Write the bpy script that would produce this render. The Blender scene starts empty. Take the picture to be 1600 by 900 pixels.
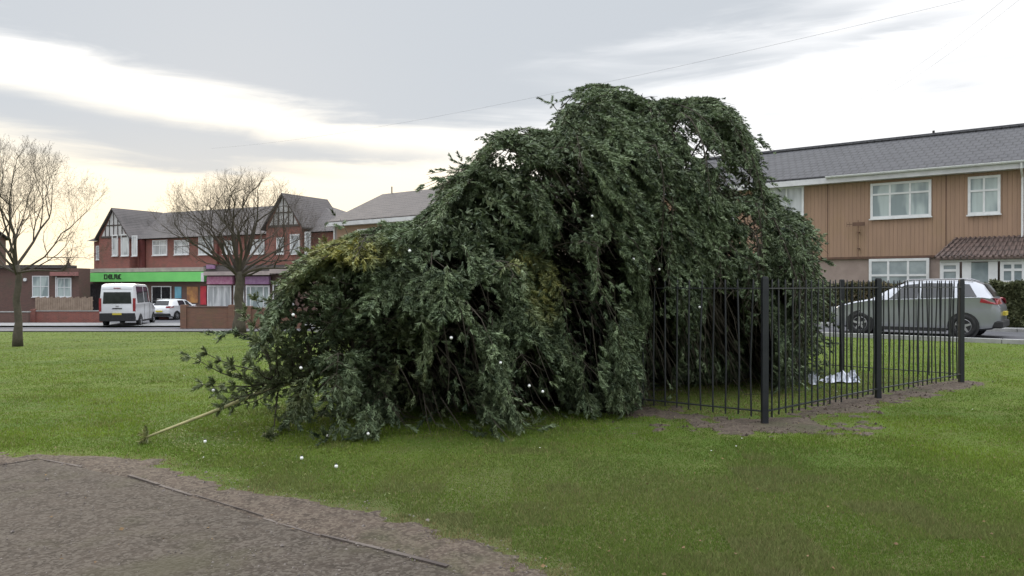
import bpy, math, random
import numpy as np
from mathutils import Vector, Matrix, noise as mnoise
random.seed(7); rng = np.random.default_rng(7)
R = math.radians
sc = bpy.context.scene
col = sc.collection
F = 1200.0; HY = 444.0; EYE = 1.5

# ---------------------------------------------------------------- camera
cam_d = bpy.data.cameras.new('camera'); cam = bpy.data.objects.new('camera', cam_d); col.objects.link(cam)
cam_d.lens = 27.0; cam_d.sensor_width = 36.0; cam_d.clip_end = 3000; cam_d.clip_start = 0.05
cam.location = (0, 0, EYE); cam.rotation_euler = (R(90) - math.atan(6 / F), 0, 0)
sc.camera = cam
sc.render.resolution_x = 1024; sc.render.resolution_y = 576

# ---------------------------------------------------------------- tiny expression helper for shader nodes
class NX:
    def __init__(s, nt): s.nt = nt
    def node(s, t, **k):
        n = s.nt.nodes.new(t)
        for a, b in k.items(): setattr(n, a, b)
        return n
    def put(s, inp, v):
        if isinstance(v, (int, float)): inp.default_value = v
        elif isinstance(v, (tuple, list)): inp.default_value = v
        else: s.nt.links.new(v, inp)
    def m(s, op, a, b=0.0, c=0.0, clamp=False):
        n = s.node('ShaderNodeMath', operation=op, use_clamp=clamp)
        s.put(n.inputs[0], a); s.put(n.inputs[1], b); s.put(n.inputs[2], c); return n.outputs[0]
    def add(s, *a):
        r = a[0]
        for q in a[1:]: r = s.m('ADD', r, q)
        return r
    def mul(s, a, b): return s.m('MULTIPLY', a, b)
    def ramp(s, v, a, b, o0=0.0, o1=1.0):
        n = s.node('ShaderNodeMapRange', interpolation_type='SMOOTHSTEP')
        s.put(n.inputs[0], v); s.put(n.inputs[1], a); s.put(n.inputs[2], b); s.put(n.inputs[3], o0); s.put(n.inputs[4], o1)
        return n.outputs[0]
    def mix(s, f, a, b, blend='MIX'):
        n = s.node('ShaderNodeMix', data_type='RGBA', blend_type=blend)
        s.put(n.inputs[0], f); s.put(n.inputs[6], a); s.put(n.inputs[7], b); return n.outputs[2]
    def noise(s, vec, scale, detail=3.0, rough=.55, dist=0.0):
        n = s.node('ShaderNodeTexNoise'); s.put(n.inputs['Vector'], vec)
        n.inputs['Scale'].default_value = scale; n.inputs['Detail'].default_value = detail
        n.inputs['Roughness'].default_value = rough; n.inputs['Distortion'].default_value = dist
        return n.outputs[0]
    def comb(s, x, y, z):
        n = s.node('ShaderNodeCombineXYZ'); s.put(n.inputs[0], x); s.put(n.inputs[1], y); s.put(n.inputs[2], z); return n.outputs[0]
    def sep(s, v):
        n = s.node('ShaderNodeSeparateXYZ'); s.put(n.inputs[0], v); return n.outputs
    def obj(s): return s.node('ShaderNodeTexCoord').outputs['Object']

# ---------------------------------------------------------------- world
SUN_AZ, SUN_EL = -20.0, 15.0
w = bpy.data.worlds.new('World'); sc.world = w; w.use_nodes = True
nt = w.node_tree; nt.nodes.clear(); X = NX(nt)
gen = X.node('ShaderNodeTexCoord').outputs['Generated']
gx, gy, gz = X.sep(gen)[0:3]
hyp = X.m('SQRT', X.add(X.mul(gx, gx), X.mul(gy, gy), 1e-5))
az = X.m('ARCTAN2', gx, gy); el = X.m('DIVIDE', gz, hyp)
nv = X.comb(X.mul(az, 1.0), X.mul(el, 3.6), 0.0)
n1 = X.noise(nv, 2.6, 6, .55, .4); n2 = X.noise(X.comb(az, X.mul(el, 7.5), 3.0), 4.2, 6, .6, .5)
azw = X.add(az, X.mul(X.m('SUBTRACT', n1, .5), .22))
elw = X.add(el, X.mul(X.m('SUBTRACT', n1, .5), -.07), X.mul(X.m('SUBTRACT', n2, .5), .035))
def ae(px, py):
    a = math.atan((px - 800) / F); return a, (HY - py) / F * math.cos(a)
def gauss(px, py, sx, sy, wgt, tilt=0.0):
    a, e = ae(px, py); dx = X.m('SUBTRACT', azw, a)
    dy = X.add(X.m('SUBTRACT', elw, e), X.mul(dx, tilt))      # tilt>0: band falls to the right
    q = X.add(X.m('POWER', X.mul(X.m('ABSOLUTE', dx), F / sx), 2.0), X.m('POWER', X.mul(X.m('ABSOLUTE', dy), F / sy), 2.0))
    return X.mul(X.m('EXPONENT', X.mul(q, -.5)), wgt)
gs = [gauss(180, 0, 320, 58, 1.2), gauss(440, 92, 240, 46, 1.1, .12), gauss(800, 75, 270, 75, .8), gauss(1080, 5, 200, 34, .8),
      gauss(620, 10, 280, 50, .4), gauss(60, 165, 160, 14, .55, .12), gauss(170, 205, 170, 24, 1.0, .10), gauss(420, 226, 130, 12, .7, -.02), gauss(250, 252, 130, 9, .8, .02), gauss(620, 245, 120, 9, .55),
      gauss(640, 178, 150, 14, .45, -.08), gauss(1500, 135, 45, 8, .4), gauss(1430, 45, 70, 9, .4), gauss(1330, 20, 60, 8, .35), gauss(1190, 185, 70, 12, .3), gauss(1090, 100, 120, 16, .35, -.1),
      gauss(290, 150, 330, 14, -.35, .14), gauss(30, 88, 90, 20, -.5), gauss(1500, 100, 260, 12, .22, .05), gauss(1350, 60, 200, 9, .25, -.06), gauss(560, 130, 300, 12, .25, .05)]
c = X.add(*gs); c = X.add(c, X.mul(X.m('SUBTRACT', n2, .5), 1.15), X.mul(X.m('SUBTRACT', n1, .5), .35))
c = X.ramp(c, .0, 1.2)
front = X.ramp(gy, -.2, .5)
left = X.ramp(az, .25, -.35)
warm = X.mul(X.ramp(el, .22, .06), left)
white = X.mix(warm, (.86, .86, .87, 1), (1.06, .74, .32, 1))
warm2 = X.ramp(X.mul(X.ramp(el, .36, .12), left), 0, 1)
white = X.mix(X.mul(warm2, .75), white, (1.0, .92, .76, 1))
grey = X.mix(X.mul(warm, .5), (.47, .50, .54, 1), (.64, .60, .52, 1))
clr = X.mix(c, white, grey)
zen = X.ramp(el, .45, 1.7)                       # overcast: brighter overhead
clr = X.mix(zen, clr, (2.7, 2.8, 2.95, 1))
back = X.mul(X.ramp(gy, .1, -.6), X.m('SUBTRACT', 1.0, zen))
clr = X.mix(X.mul(back, .8), clr, (.62, .66, .72, 1))
bg1 = X.node('ShaderNodeBackground'); X.put(bg1.inputs[0], clr); bg1.inputs[1].default_value = 1.0
sky = X.node('ShaderNodeTexSky', sky_type='NISHITA'); sky.sun_disc = False
sky.sun_elevation = R(SUN_EL); sky.sun_rotation = R(SUN_AZ); sky.air_density = 1.5; sky.dust_density = .6
bg2 = X.node('ShaderNodeBackground'); X.put(bg2.inputs[0], sky.outputs[0]); bg2.inputs[1].default_value = .05
mx = X.node('ShaderNodeMixShader'); mx.inputs[0].default_value = .95
nt.links.new(bg2.outputs[0], mx.inputs[1]); nt.links.new(bg1.outputs[0], mx.inputs[2])
out = X.node('ShaderNodeOutputWorld'); nt.links.new(mx.outputs[0], out.inputs[0])

sd = bpy.data.lights.new('sun', 'SUN'); sun = bpy.data.objects.new('sun', sd); col.objects.link(sun)
sd.energy = 1.1; sd.angle = R(22); sd.color = (1, .86, .66)
sdir = Vector((math.sin(R(SUN_AZ)) * math.cos(R(SUN_EL)), math.cos(R(SUN_AZ)) * math.cos(R(SUN_EL)), math.sin(R(SUN_EL))))
sun.rotation_euler = sdir.to_track_quat('Z', 'Y').to_euler()
vs = sc.view_settings; vs.view_transform = 'Standard'; vs.look = 'None'; vs.exposure = 0.45; vs.gamma = 1.0; vs.use_curve_mapping = False

# ---------------------------------------------------------------- helpers
def hgt(x, y):
    xf = min(1, max(0, (4 - x) / 16)); xf = xf * xf * (3 - 2 * xf)
    yf = min(1, max(0, (y - 10) / 36))
    return -1.15 * xf * yf
def hgt_np(x, y):
    xf = np.clip((4 - x) / 16, 0, 1); xf = xf * xf * (3 - 2 * xf)
    return -1.15 * xf * np.clip((y - 10) / 36, 0, 1)
def gp(px, py):
    D = EYE * F / (py - HY); return ((px - 800) / F * D, D)
def tag(o, label=None, cat=None, group=None, kind=None):
    if label: o['label'] = label
    if cat: o['category'] = cat
    if group: o['group'] = group
    if kind: o['kind'] = kind
    return o
def empty(name, loc=(0, 0, 0), rz=0.0, label=None, cat=None, group=None):
    o = bpy.data.objects.new(name, None); col.objects.link(o); o.empty_display_size = .2
    o.location = loc; o.rotation_euler = (0, 0, rz); return tag(o, label, cat, group)

class MB:
    def __init__(s): s.v = []; s.f = []; s.mi = []
    def face(s, pts, mi=0):
        b = len(s.v); s.v += [tuple(p) for p in pts]; s.f.append(tuple(range(b, b + len(pts)))); s.mi.append(mi)
    def box(s, x0, x1, y0, y1, z0, z1, mi=0):
        b = len(s.v)
        s.v += [(x0, y0, z0), (x1, y0, z0), (x1, y1, z0), (x0, y1, z0), (x0, y0, z1), (x1, y0, z1), (x1, y1, z1), (x0, y1, z1)]
        for q in ((0, 3, 2, 1), (4, 5, 6, 7), (0, 1, 5, 4), (1, 2, 6, 5), (2, 3, 7, 6), (3, 0, 4, 7)):
            s.f.append(tuple(b + i for i in q)); s.mi.append(mi)
    def tube(s, pts, rad, n=6, mi=0, cap=True):
        pts = [Vector(p) for p in pts]; b = len(s.v); N = len(pts)
        if isinstance(rad, (int, float)): rad = [rad] * N
        up = None
        for i, p in enumerate(pts):
            d = (pts[min(i + 1, N - 1)] - pts[max(i - 1, 0)])
            d = d.normalized() if d.length > 1e-9 else Vector((0, 0, 1))
            if up is None: up = d.orthogonal().normalized()
            a = (up - d * up.dot(d)); a = a.normalized() if a.length > 1e-6 else d.orthogonal().normalized()
            up = a; c = d.cross(a)
            for k in range(n):
                t = 2 * math.pi * k / n; s.v.append(tuple(p + (a * math.cos(t) + c * math.sin(t)) * rad[i]))
        for i in range(N - 1):
            for k in range(n):
                k2 = (k + 1) % n
                s.f.append((b + i * n + k, b + i * n + k2, b + (i + 1) * n + k2, b + (i + 1) * n + k)); s.mi.append(mi)
        if cap and n > 2:
            s.f.append(tuple(b + k for k in reversed(range(n)))); s.mi.append(mi)
            s.f.append(tuple(b + (N - 1) * n + k for k in range(n))); s.mi.append(mi)
    def lathe(s, prof, c=(0, 0, 0), axis='y', n=20, mi=0):
        b = len(s.v)
        for (r, h) in prof:
            for k in range(n):
                t = 2 * math.pi * k / n; a, d = r * math.cos(t), r * math.sin(t)
                q = (a, h, d) if axis == 'y' else ((a, d, h) if axis == 'z' else (h, a, d))
                s.v.append((q[0] + c[0], q[1] + c[1], q[2] + c[2]))
        for i in range(len(prof) - 1):
            for k in range(n):
                k2 = (k + 1) % n
                s.f.append((b + i * n + k, b + i * n + k2, b + (i + 1) * n + k2, b + (i + 1) * n + k)); s.mi.append(mi)
    def build(s, name, mats, parent=None, smooth=False, bevel=0):
        me = bpy.data.meshes.new(name); me.from_pydata(s.v, [], s.f); me.validate()
        if not isinstance(mats, (list, tuple)): mats = [mats]
        for m_ in mats: me.materials.append(m_)
        if len(mats) > 1 and len(me.polygons) == len(s.mi): me.polygons.foreach_set('material_index', s.mi)
        if smooth: me.polygons.foreach_set('use_smooth', [True] * len(me.polygons))
        o = bpy.data.objects.new(name, me); col.objects.link(o); o.parent = parent
        if bevel:
            bm_ = o.modifiers.new('bevel', 'BEVEL'); bm_.width = bevel; bm_.segments = 2; bm_.limit_method = 'ANGLE'; bm_.angle_limit = R(40)
        return o
def tri_mesh(name, V, colr, m_, parent=None):
    """V: (n,3,3) triangles; colr: (n,3) per-triangle colour data"""
    n = len(V); me = bpy.data.meshes.new(name)
    me.vertices.add(3 * n); me.vertices.foreach_set('co', V.reshape(-1).astype(np.float32))
    me.loops.add(3 * n); me.loops.foreach_set('vertex_index', np.arange(3 * n, dtype=np.int32))
    me.polygons.add(n); me.polygons.foreach_set('loop_start', np.arange(0, 3 * n, 3, dtype=np.int32))
    me.polygons.foreach_set('loop_total', np.full(n, 3, dtype=np.int32))
    me.update()
    if colr is not None:
        at = me.color_attributes.new('tint', 'FLOAT_COLOR', 'POINT')
        c4 = np.ones((n, 3, 4), dtype=np.float32); c4[:, :, :3] = colr[:, None, :]
        at.data.foreach_set('color', c4.reshape(-1))
    me.materials.append(m_)
    o = bpy.data.objects.new(name, me); col.objects.link(o); o.parent = parent
    return o
def copy_tree(o, parent=None):
    c_ = o.copy(); col.objects.link(c_); c_.parent = parent
    for ch in o.children: copy_tree(ch, c_)
    return c_

# ---------------------------------------------------------------- materials
def mat(name, c1, c2=None, rough=.7, scale=4.0, spec=.3, metal=0.0, bump=0.0, bscale=None, coat=0.0, detail=5):
    m_ = bpy.data.materials.new(name); m_.use_nodes = True; nt = m_.node_tree; nt.nodes.clear(); x = NX(nt)
    b = x.node('ShaderNodeBsdfPrincipled'); o = x.node('ShaderNodeOutputMaterial'); nt.links.new(b.outputs[0], o.inputs[0])
    b.inputs['Roughness'].default_value = rough; b.inputs['Metallic'].default_value = metal
    b.inputs['Specular IOR Level'].default_value = spec; b.inputs['Coat Weight'].default_value = coat
    ob = x.obj()
    if c2 is None: c2 = tuple(v * .8 for v in c1)
    n = x.noise(ob, scale, detail, .6)
    x.put(b.inputs['Base Color'], x.mix(x.ramp(n, .32, .68), (*c1, 1), (*c2, 1)))
    if bump:
        bp = x.node('ShaderNodeBump'); bp.inputs['Strength'].default_value = 1.0; bp.inputs['Distance'].default_value = bump
        x.put(bp.inputs['Height'], x.noise(ob, bscale or scale * 6, 4, .6)); nt.links.new(bp.outputs[0], b.inputs['Normal'])
    return m_
def brick_mat(name, c1, c2, mortar, sx=.225, sz=.075, grime=(.08, .08, .05)):
    m_ = bpy.data.materials.new(name); m_.use_nodes = True; nt = m_.node_tree; nt.nodes.clear(); x = NX(nt)
    b = x.node('ShaderNodeBsdfPrincipled'); o = x.node('ShaderNodeOutputMaterial'); nt.links.new(b.outputs[0], o.inputs[0])
    b.inputs['Roughness'].default_value = .85; ob = x.obj(); s_ = x.sep(ob)
    br = x.node('ShaderNodeTexBrick'); x.put(br.inputs['Vector'], x.comb(x.add(s_[0], s_[1]), s_[2], 0.0))
    br.inputs['Scale'].default_value = 1.0; br.inputs['Brick Width'].default_value = sx; br.inputs['Row Height'].default_value = sz
    br.inputs['Mortar Size'].default_value = .008; br.inputs['Color1'].default_value = (*c1, 1); br.inputs['Color2'].default_value = (*c2, 1)
    br.inputs['Mortar'].default_value = (*mortar, 1)
    g = x.ramp(x.noise(ob, .9, 5, .65), .45, .8)
    x.put(b.inputs['Base Color'], x.mix(x.mul(g, .55), br.outputs[0], (*grime, 1)))
    return m_
def roof_mat(name, c1, c2, row=.30, colw=.30):
    m_ = bpy.data.materials.new(name); m_.use_nodes = True; nt = m_.node_tree; nt.nodes.clear(); x = NX(nt)
    b = x.node('ShaderNodeBsdfPrincipled'); o = x.node('ShaderNodeOutputMaterial'); nt.links.new(b.outputs[0], o.inputs[0])
    b.inputs['Roughness'].default_value = .7; ob = x.obj(); s_ = x.sep(ob)
    br = x.node('ShaderNodeTexBrick'); x.put(br.inputs['Vector'], x.comb(s_[0], x.mul(s_[2], 1.9), 0.0))
    br.inputs['Scale'].default_value = 1.0; br.inputs['Brick Width'].default_value = colw; br.inputs['Row Height'].default_value = row
    br.inputs['Mortar Size'].default_value = .03; br.inputs['Mortar Smooth'].default_value = .5
    br.inputs['Color1'].default_value = (*c1, 1); br.inputs['Color2'].default_value = (*c2, 1); br.inputs['Mortar'].default_value = (*[v * .45 for v in c1], 1)
    n = x.noise(x.comb(x.mul(s_[0], .5), s_[1], x.mul(s_[2], .5)), 2.0, 5, .65)
    x.put(b.inputs['Base Color'], x.mix(x.ramp(n, .35, .75), br.outputs[0], (*[v * 1.05 for v in c2], 1)))
    bp = x.node('ShaderNodeBump'); bp.inputs['Distance'].default_value = .03
    x.put(bp.inputs['Height'], br.outputs['Fac']); bp.invert = True; nt.links.new(bp.outputs[0], b.inputs['Normal'])
    return m_
def foliage_mat(name, dark, light, yellow, transl=.25):
    m_ = bpy.data.materials.new(name); m_.use_nodes = True; nt = m_.node_tree; nt.nodes.clear(); x = NX(nt)
    a = x.node('ShaderNodeAttribute', attribute_name='tint'); s_ = x.sep(a.outputs['Color'])
    cc = x.mix(s_[0], (*dark, 1), (*light, 1)); cc = x.mix(s_[1], cc, (*yellow, 1))
    b = x.node('ShaderNodeBsdfPrincipled'); b.inputs['Roughness'].default_value = .5; b.inputs['Specular IOR Level'].default_value = .25
    x.put(b.inputs['Base Color'], cc)
    tr = x.node('ShaderNodeBsdfTranslucent'); x.put(tr.inputs[0], cc)
    mx = x.node('ShaderNodeMixShader'); mx.inputs[0].default_value = transl
    nt.links.new(b.outputs[0], mx.inputs[1]); nt.links.new(tr.outputs[0], mx.inputs[2])
    o = x.node('ShaderNodeOutputMaterial'); nt.links.new(mx.outputs[0], o.inputs[0])
    return m_
def lawn_mat():
    m_ = bpy.data.materials.new('lawn'); m_.use_nodes = True; nt = m_.node_tree; nt.nodes.clear(); x = NX(nt)
    b = x.node('ShaderNodeBsdfPrincipled'); o = x.node('ShaderNodeOutputMaterial'); nt.links.new(b.outputs[0], o.inputs[0])
    b.inputs['Roughness'].default_value = .9; b.inputs['Specular IOR Level'].default_value = .1
    ob = x.obj(); s_ = x.sep(ob); st = x.comb(s_[0], x.mul(s_[1], 1.6), 0.0)
    n1 = x.noise(st, .35, 5, .6); n2 = x.noise(st, 2.2, 6, .7); n3 = x.noise(ob, 28, 4, .7)
    cc = x.mix(x.ramp(n1, .38, .62), (.085, .135, .028, 1), (.125, .175, .034, 1))
    cc = x.mix(x.ramp(n2, .42, .72), cc, (.125, .135, .045, 1))
    # drier, thinner turf near the path
    d = x.m('SQRT', x.add(x.m('POWER', x.mul(x.m('ABSOLUTE', x.add(s_[0], -.2)), .62), 2.0), x.m('POWER', x.m('ABSOLUTE', x.add(s_[1], -4.6)), 2.0)))
    dry = x.ramp(x.add(d, x.mul(n2, 1.6)), 3.4, 1.6)
    cc = x.mix(x.mul(dry, .7), cc, (.120, .122, .055, 1))
    cc = x.mix(x.mul(x.ramp(n3, .35, .75), .5), cc, (.065, .09, .022, 1))
    x.put(b.inputs['Base Color'], cc)
    bp = x.node('ShaderNodeBump'); bp.inputs['Distance'].default_value = .03; x.put(bp.inputs['Height'], x.add(x.noise(ob, 40, 4, .7), x.mul(n2, 1.5)))
    nt.links.new(bp.outputs[0], b.inputs['Normal'])
    return m_
def blade_mat():
    m_ = bpy.data.materials.new('grass_blade'); m_.use_nodes = True; nt = m_.node_tree; nt.nodes.clear(); x = NX(nt)
    a = x.node('ShaderNodeAttribute', attribute_name='tint')
    b = x.node('ShaderNodeBsdfDiffuse'); nt.links.new(a.outputs['Color'], b.inputs[0])
    tr = x.node('ShaderNodeBsdfTranslucent'); nt.links.new(a.outputs['Color'], tr.inputs[0])
    mx = x.node('ShaderNodeMixShader'); mx.inputs[0].default_value = .3
    nt.links.new(b.outputs[0], mx.inputs[1]); nt.links.new(tr.outputs[0], mx.inputs[2])
    o = x.node('ShaderNodeOutputMaterial'); nt.links.new(mx.outputs[0], o.inputs[0]); return m_
def gravel_mat(name, ca, cb, cc_, moss):
    m_ = bpy.data.materials.new(name); m_.use_nodes = True; nt = m_.node_tree; nt.nodes.clear(); x = NX(nt)
    b = x.node('ShaderNodeBsdfPrincipled'); o = x.node('ShaderNodeOutputMaterial'); nt.links.new(b.outputs[0], o.inputs[0])
    b.inputs['Roughness'].default_value = .92; b.inputs['Specular IOR Level'].default_value = .2
    ob = x.obj(); n1 = x.noise(ob, .9, 5, .6); n2 = x.noise(ob, 7, 5, .7)
    vo = x.node('ShaderNodeTexVoronoi'); x.put(vo.inputs['Vector'], ob); vo.inputs['Scale'].default_value = 55
    c1 = x.mix(x.ramp(n2, .35, .65), (*ca, 1), (*cb, 1))
    vc = x.sep(vo.outputs['Color'])[0]
    c1 = x.mix(x.mul(x.ramp(vc, .25, .95), .75), c1, (*cc_, 1))
    c1 = x.mix(x.mul(x.ramp(n1, .5, .68), .6), c1, (*moss, 1))
    x.put(b.inputs['Base Color'], c1)
    bp = x.node('ShaderNodeBump'); bp.inputs['Distance'].default_value = .005; bp.invert = True
    x.put(bp.inputs['Height'], x.add(vo.outputs['Distance'], x.mul(n2, -.9))); nt.links.new(bp.outputs[0], b.inputs['Normal'])
    return m_
def cladding_mat():
    m_ = bpy.data.materials.new('cladding'); m_.use_nodes = True; nt = m_.node_tree; nt.nodes.clear(); x = NX(nt)
    b = x.node('ShaderNodeBsdfPrincipled'); o = x.node('ShaderNodeOutputMaterial'); nt.links.new(b.outputs[0], o.inputs[0])
    b.inputs['Roughness'].default_value = .75; ob = x.obj(); s_ = x.sep(ob)
    st = x.comb(x.mul(s_[0], 1.0), 0.0, x.mul(s_[2], .06)); n = x.noise(st, 5, 5, .7); n2 = x.noise(ob, .7, 4, .6)
    cc = x.mix(x.ramp(n, .3, .7), (.35, .225, .155, 1), (.29, .188, .132, 1))
    cc = x.mix(x.mul(x.ramp(n2, .45, .75), .5), cc, (.30, .20, .11, 1))
    fr = x.m('FRACT', x.mul(s_[0], 1 / .15)); groove = x.ramp(x.m('ABSOLUTE', x.add(fr, -.5)), .5, .42, 1.0, 0.0)
    cc = x.mix(x.mul(groove, .10), cc, (.16, .09, .06, 1))
    x.put(b.inputs['Base Color'], cc)
    bp = x.node('ShaderNodeBump'); bp.inputs['Distance'].default_value = .01; bp.invert = True
    x.put(bp.inputs['Height'], groove); nt.links.new(bp.outputs[0], b.inputs['Normal'])
    return m_

M = {}
M['lawn'] = lawn_mat(); M['blade'] = blade_mat()
M['path'] = gravel_mat('path_gravel', (.040, .032, .025), (.060, .048, .038), (.105, .090, .074), (.056, .052, .030))
M['soil'] = gravel_mat('bare_soil', (.048, .037, .029), (.082, .062, .048), (.135, .110, .085), (.052, .058, .026))
M['asphalt'] = mat('asphalt', (.10, .10, .11), (.075, .075, .082), .85, 1.2, .3, bump=.004, bscale=60)
M['pave'] = mat('pavement', (.26, .26, .26), (.19, .19, .19), .85, 2)
M['kerb'] = mat('kerb', (.33, .33, .32), (.24, .24, .23), .85, 3)
M['brick'] = brick_mat('red_brick', (.27, .080, .058), (.20, .062, .05), (.22, .16, .14))
M['brick2'] = brick_mat('garden_brick', (.22, .105, .068), (.17, .085, .06), (.16, .12, .09), grime=(.12, .12, .05))
M['brick3'] = brick_mat('dark_brick', (.14, .072, .058), (.11, .06, .05), (.12, .09, .08))
M['tile'] = roof_mat('roof_tile', (.030, .030, .036), (.042, .042, .048), .32, .30)
M['tile2'] = roof_mat('shop_roof_tile', (.075, .066, .066), (.092, .080, .078), .3, .25)
M['tile3'] = roof_mat('porch_tile', (.095, .068, .06), (.12, .082, .07), .3, .2)
M['clad'] = cladding_mat()
M['render'] = mat('pink_render', (.34, .27, .24), (.28, .22, .195), .9, 2, bump=.004)
M['upvc'] = mat('white_frame', (.72, .73, .74), (.62, .63, .64), .4, 3, .4)
M['fascia'] = mat('white_fascia', (.62, .62, .64), (.50, .50, .52), .5, 2)
M['glass'] = mat('window_glass', (.16, .20, .22), (.28, .33, .34), .12, 1.3, .8)
M['glass_pale'] = mat('curtained_glass', (.42, .50, .50), (.30, .37, .38), .2, 2.0, .7)
M['glass_white'] = mat('net_curtain_glass', (.62, .64, .66), (.40, .42, .44), .25, 1.6, .6)
for nm_, ca_, cb_ in (('glass_pale', (.46, .54, .53), (.22, .28, .29)), ('glass_white', (.62, .64, .66), (.36, .38, .40))):
    nt_ = M[nm_].node_tree; x_ = NX(nt_); ob_ = x_.sep(x_.obj()); pb_ = [q for q in nt_.nodes if q.type == 'BSDF_PRINCIPLED'][0]
    big_ = x_.ramp(x_.noise(x_.comb(x_.mul(ob_[0], 1.1), 0.0, x_.mul(ob_[2], .35)), 1.6, 2, .5), .42, .56)
    fold_ = x_.noise(x_.comb(x_.mul(ob_[0], 1.0), 0.0, x_.mul(ob_[2], .05)), 9.0, 2, .5)
    x_.put(pb_.inputs['Base Color'], x_.mix(x_.m('MULTIPLY', fold_, .5), x_.mix(big_, (*cb_, 1), (*ca_, 1)), (.16, .18, .19, 1)))
M['glass_dark'] = mat('dark_glass', (.012, .014, .018), (.025, .027, .03), .10, 3, .45)
M['black'] = mat('black_paint', (.012, .013, .018), (.02, .021, .026), .38, 8, .45)
M['rubber'] = mat('rubber', (.015, .015, .016), (.03, .03, .03), .8, 10)
M['trim'] = mat('dark_trim', (.02, .02, .022), (.03, .03, .03), .6, 10)
M['silver'] = mat('silver_paint', (.30, .31, .34), (.27, .28, .305), .28, .7, .5, metal=.4, coat=.6)
M['vanwhite'] = mat('white_paint', (.74, .75, .77), (.66, .67, .69), .3, 1.0, .5, coat=.4)
M['rim'] = mat('alloy', (.45, .45, .47), (.35, .35, .36), .35, 5, .5, metal=.7)
M['clod'] = mat('clod', (.075, .055, .042), (.045, .034, .027), .95, 5)
M['deadleaf'] = mat('dead_leaf', (.20, .13, .06), (.12, .075, .04), .8, 3)
M['red'] = mat('red_lens', (.30, .012, .02), (.22, .01, .02), .2, 5, .6)
M['plate'] = mat('yellow_plate', (.55, .45, .06), (.5, .4, .05), .5, 5)
M['green'] = mat('green_sign', (.19, .62, .17), (.16, .56, .15), .5, .8)
M['pink'] = mat('pink_sign', (.42, .22, .30), (.34, .12, .22), .5, 3)
M['purple'] = mat('purple_sign', (.28, .17, .28), (.22, .11, .22), .5, 3)
M['beige'] = mat('canopy_beige', (.40, .34, .32), (.32, .27, .26), .8, 2)
M['timber'] = mat('dark_timber', (.07, .055, .05), (.09, .075, .07), .8, 5)
M['plaster'] = mat('white_plaster', (.58, .57, .57), (.46, .45, .45), .9, 2)
M['fencewood'] = mat('fence_wood', (.30, .23, .18), (.23, .17, .13), .85, 3)
M['bark'] = mat('bark', (.10, .085, .065), (.065, .058, .045), .9, 6, bump=.01)
M['twig'] = mat('twig', (.095, .078, .062), (.07, .058, .048), .9, 3)
M['stem'] = mat('pale_stem', (.34, .31, .15), (.26, .25, .12), .7, 10)
M['limb'] = mat('conifer_limb', (.055, .046, .034), (.036, .030, .022), .9, 8)
M['needles'] = foliage_mat('conifer_needles', (.014, .028, .014), (.19, .25, .140), (.30, .28, .075), .05)
M['hedge'] = foliage_mat('hedge_leaf', (.045, .058, .026), (.135, .15, .07), (.17, .12, .07), .2)
M['foil'] = mat('crumpled_plastic', (.72, .74, .80), (.55, .58, .66), .3, 12, .6)
M['bulb'] = mat('bulb_white', (.85, .85, .82), (.78, .78, .76), .25, 10, .6)
M['red_pipe'] = mat('red_pipe', (.13, .035, .03), (.10, .03, .028), .6, 4); M['brown_trim'] = mat('brown_trim', (.15, .085, .06), (.11, .065, .05), .7, 4)
M['wire'] = mat('cable', (.12, .12, .13), (.1, .1, .1), .7, 2)
M['edging'] = mat('edging_stone', (.135, .115, .10), (.065, .053, .047), .9, 3, bump=.01)

# ---------------------------------------------------------------- row frame (road, hedge and houses on the right run along E)
E = Vector((.7848, -.6198, 0)); MM = Vector((.6198, .7848, 0)); ROW_ROT = math.atan2(E.y, E.x)
def row(Md, t, z=0): p = MM * Md + E * t; return Vector((p.x, p.y, z))
def tl(px, Md): k = (px - 800) / F; return Md * (.7848 * k - .6198) / (.7848 + .6198 * k)
def zl(px, py, Md): t = tl(px, Md); Y = .7848 * Md - .6198 * t; return EYE + (HY - py) / F * Y

# ---------------------------------------------------------------- ground sheet
def spacing():
    xs = [-700, -400, -250, -160, -110] + list(np.arange(-80, 60.1, 1.0)) + [80, 110, 160, 250, 400, 700]
    ys = [-60, -30, -15, -8] + list(np.arange(-4, 70.1, 1.0)) + [80, 100, 140, 200, 300, 500, 900]
    return xs, ys
xs, ys = spacing(); g = MB()
for y in ys:
    for x in xs: g.v.append((x, y, hgt(x, y)))
nx = len(xs)
for j in range(len(ys) - 1):
    for i in range(nx - 1): g.f.append((j * nx + i, j * nx + i + 1, (j + 1) * nx + i + 1, (j + 1) * nx + i))
tag(g.build('ground', M['lawn'], smooth=True), kind='structure')

# --- smoothly noisy 2D field
def fbm(x, y, s=1.0, seed=0.0): return mnoise.fractal(Vector((x * s + seed, y * s - seed, seed * .7)), 1.0, 2.0, 5)
def poly_dist(pt, pl):
    best = 1e9
    for a, b in zip(pl[:-1], pl[1:]):
        ax, ay = a; bx, by = b; dx, dy = bx - ax, by - ay; L = dx * dx + dy * dy
        t = max(0, min(1, ((pt[0] - ax) * dx + (pt[1] - ay) * dy) / L)) if L else 0
        qx, qy = ax + dx * t - pt[0], ay + dy * t - pt[1]; d = qx * qx + qy * qy
        if d < best: best = d; side = dx * (pt[1] - ay) - dy * (pt[0] - ax)
    return math.sqrt(best) * (1 if side > 0 else -1)
grass_edge = [(-14, 6.9)] + [gp(*p) for p in ((0, 713), (120, 712), (215, 716), (300, 745), (400, 770), (500, 789), (620, 815), (750, 850), (850, 892), (905, 960), (960, 1080), (1040, 1500))]
edging = [(-14, 6.45)] + [gp(*p) for p in ((0, 728), (60, 718), (200, 745), (300, 776), (410, 810), (500, 838), (600, 862), (700, 888), (790, 925), (840, 985), (900, 1120), (960, 1500))]
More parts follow.
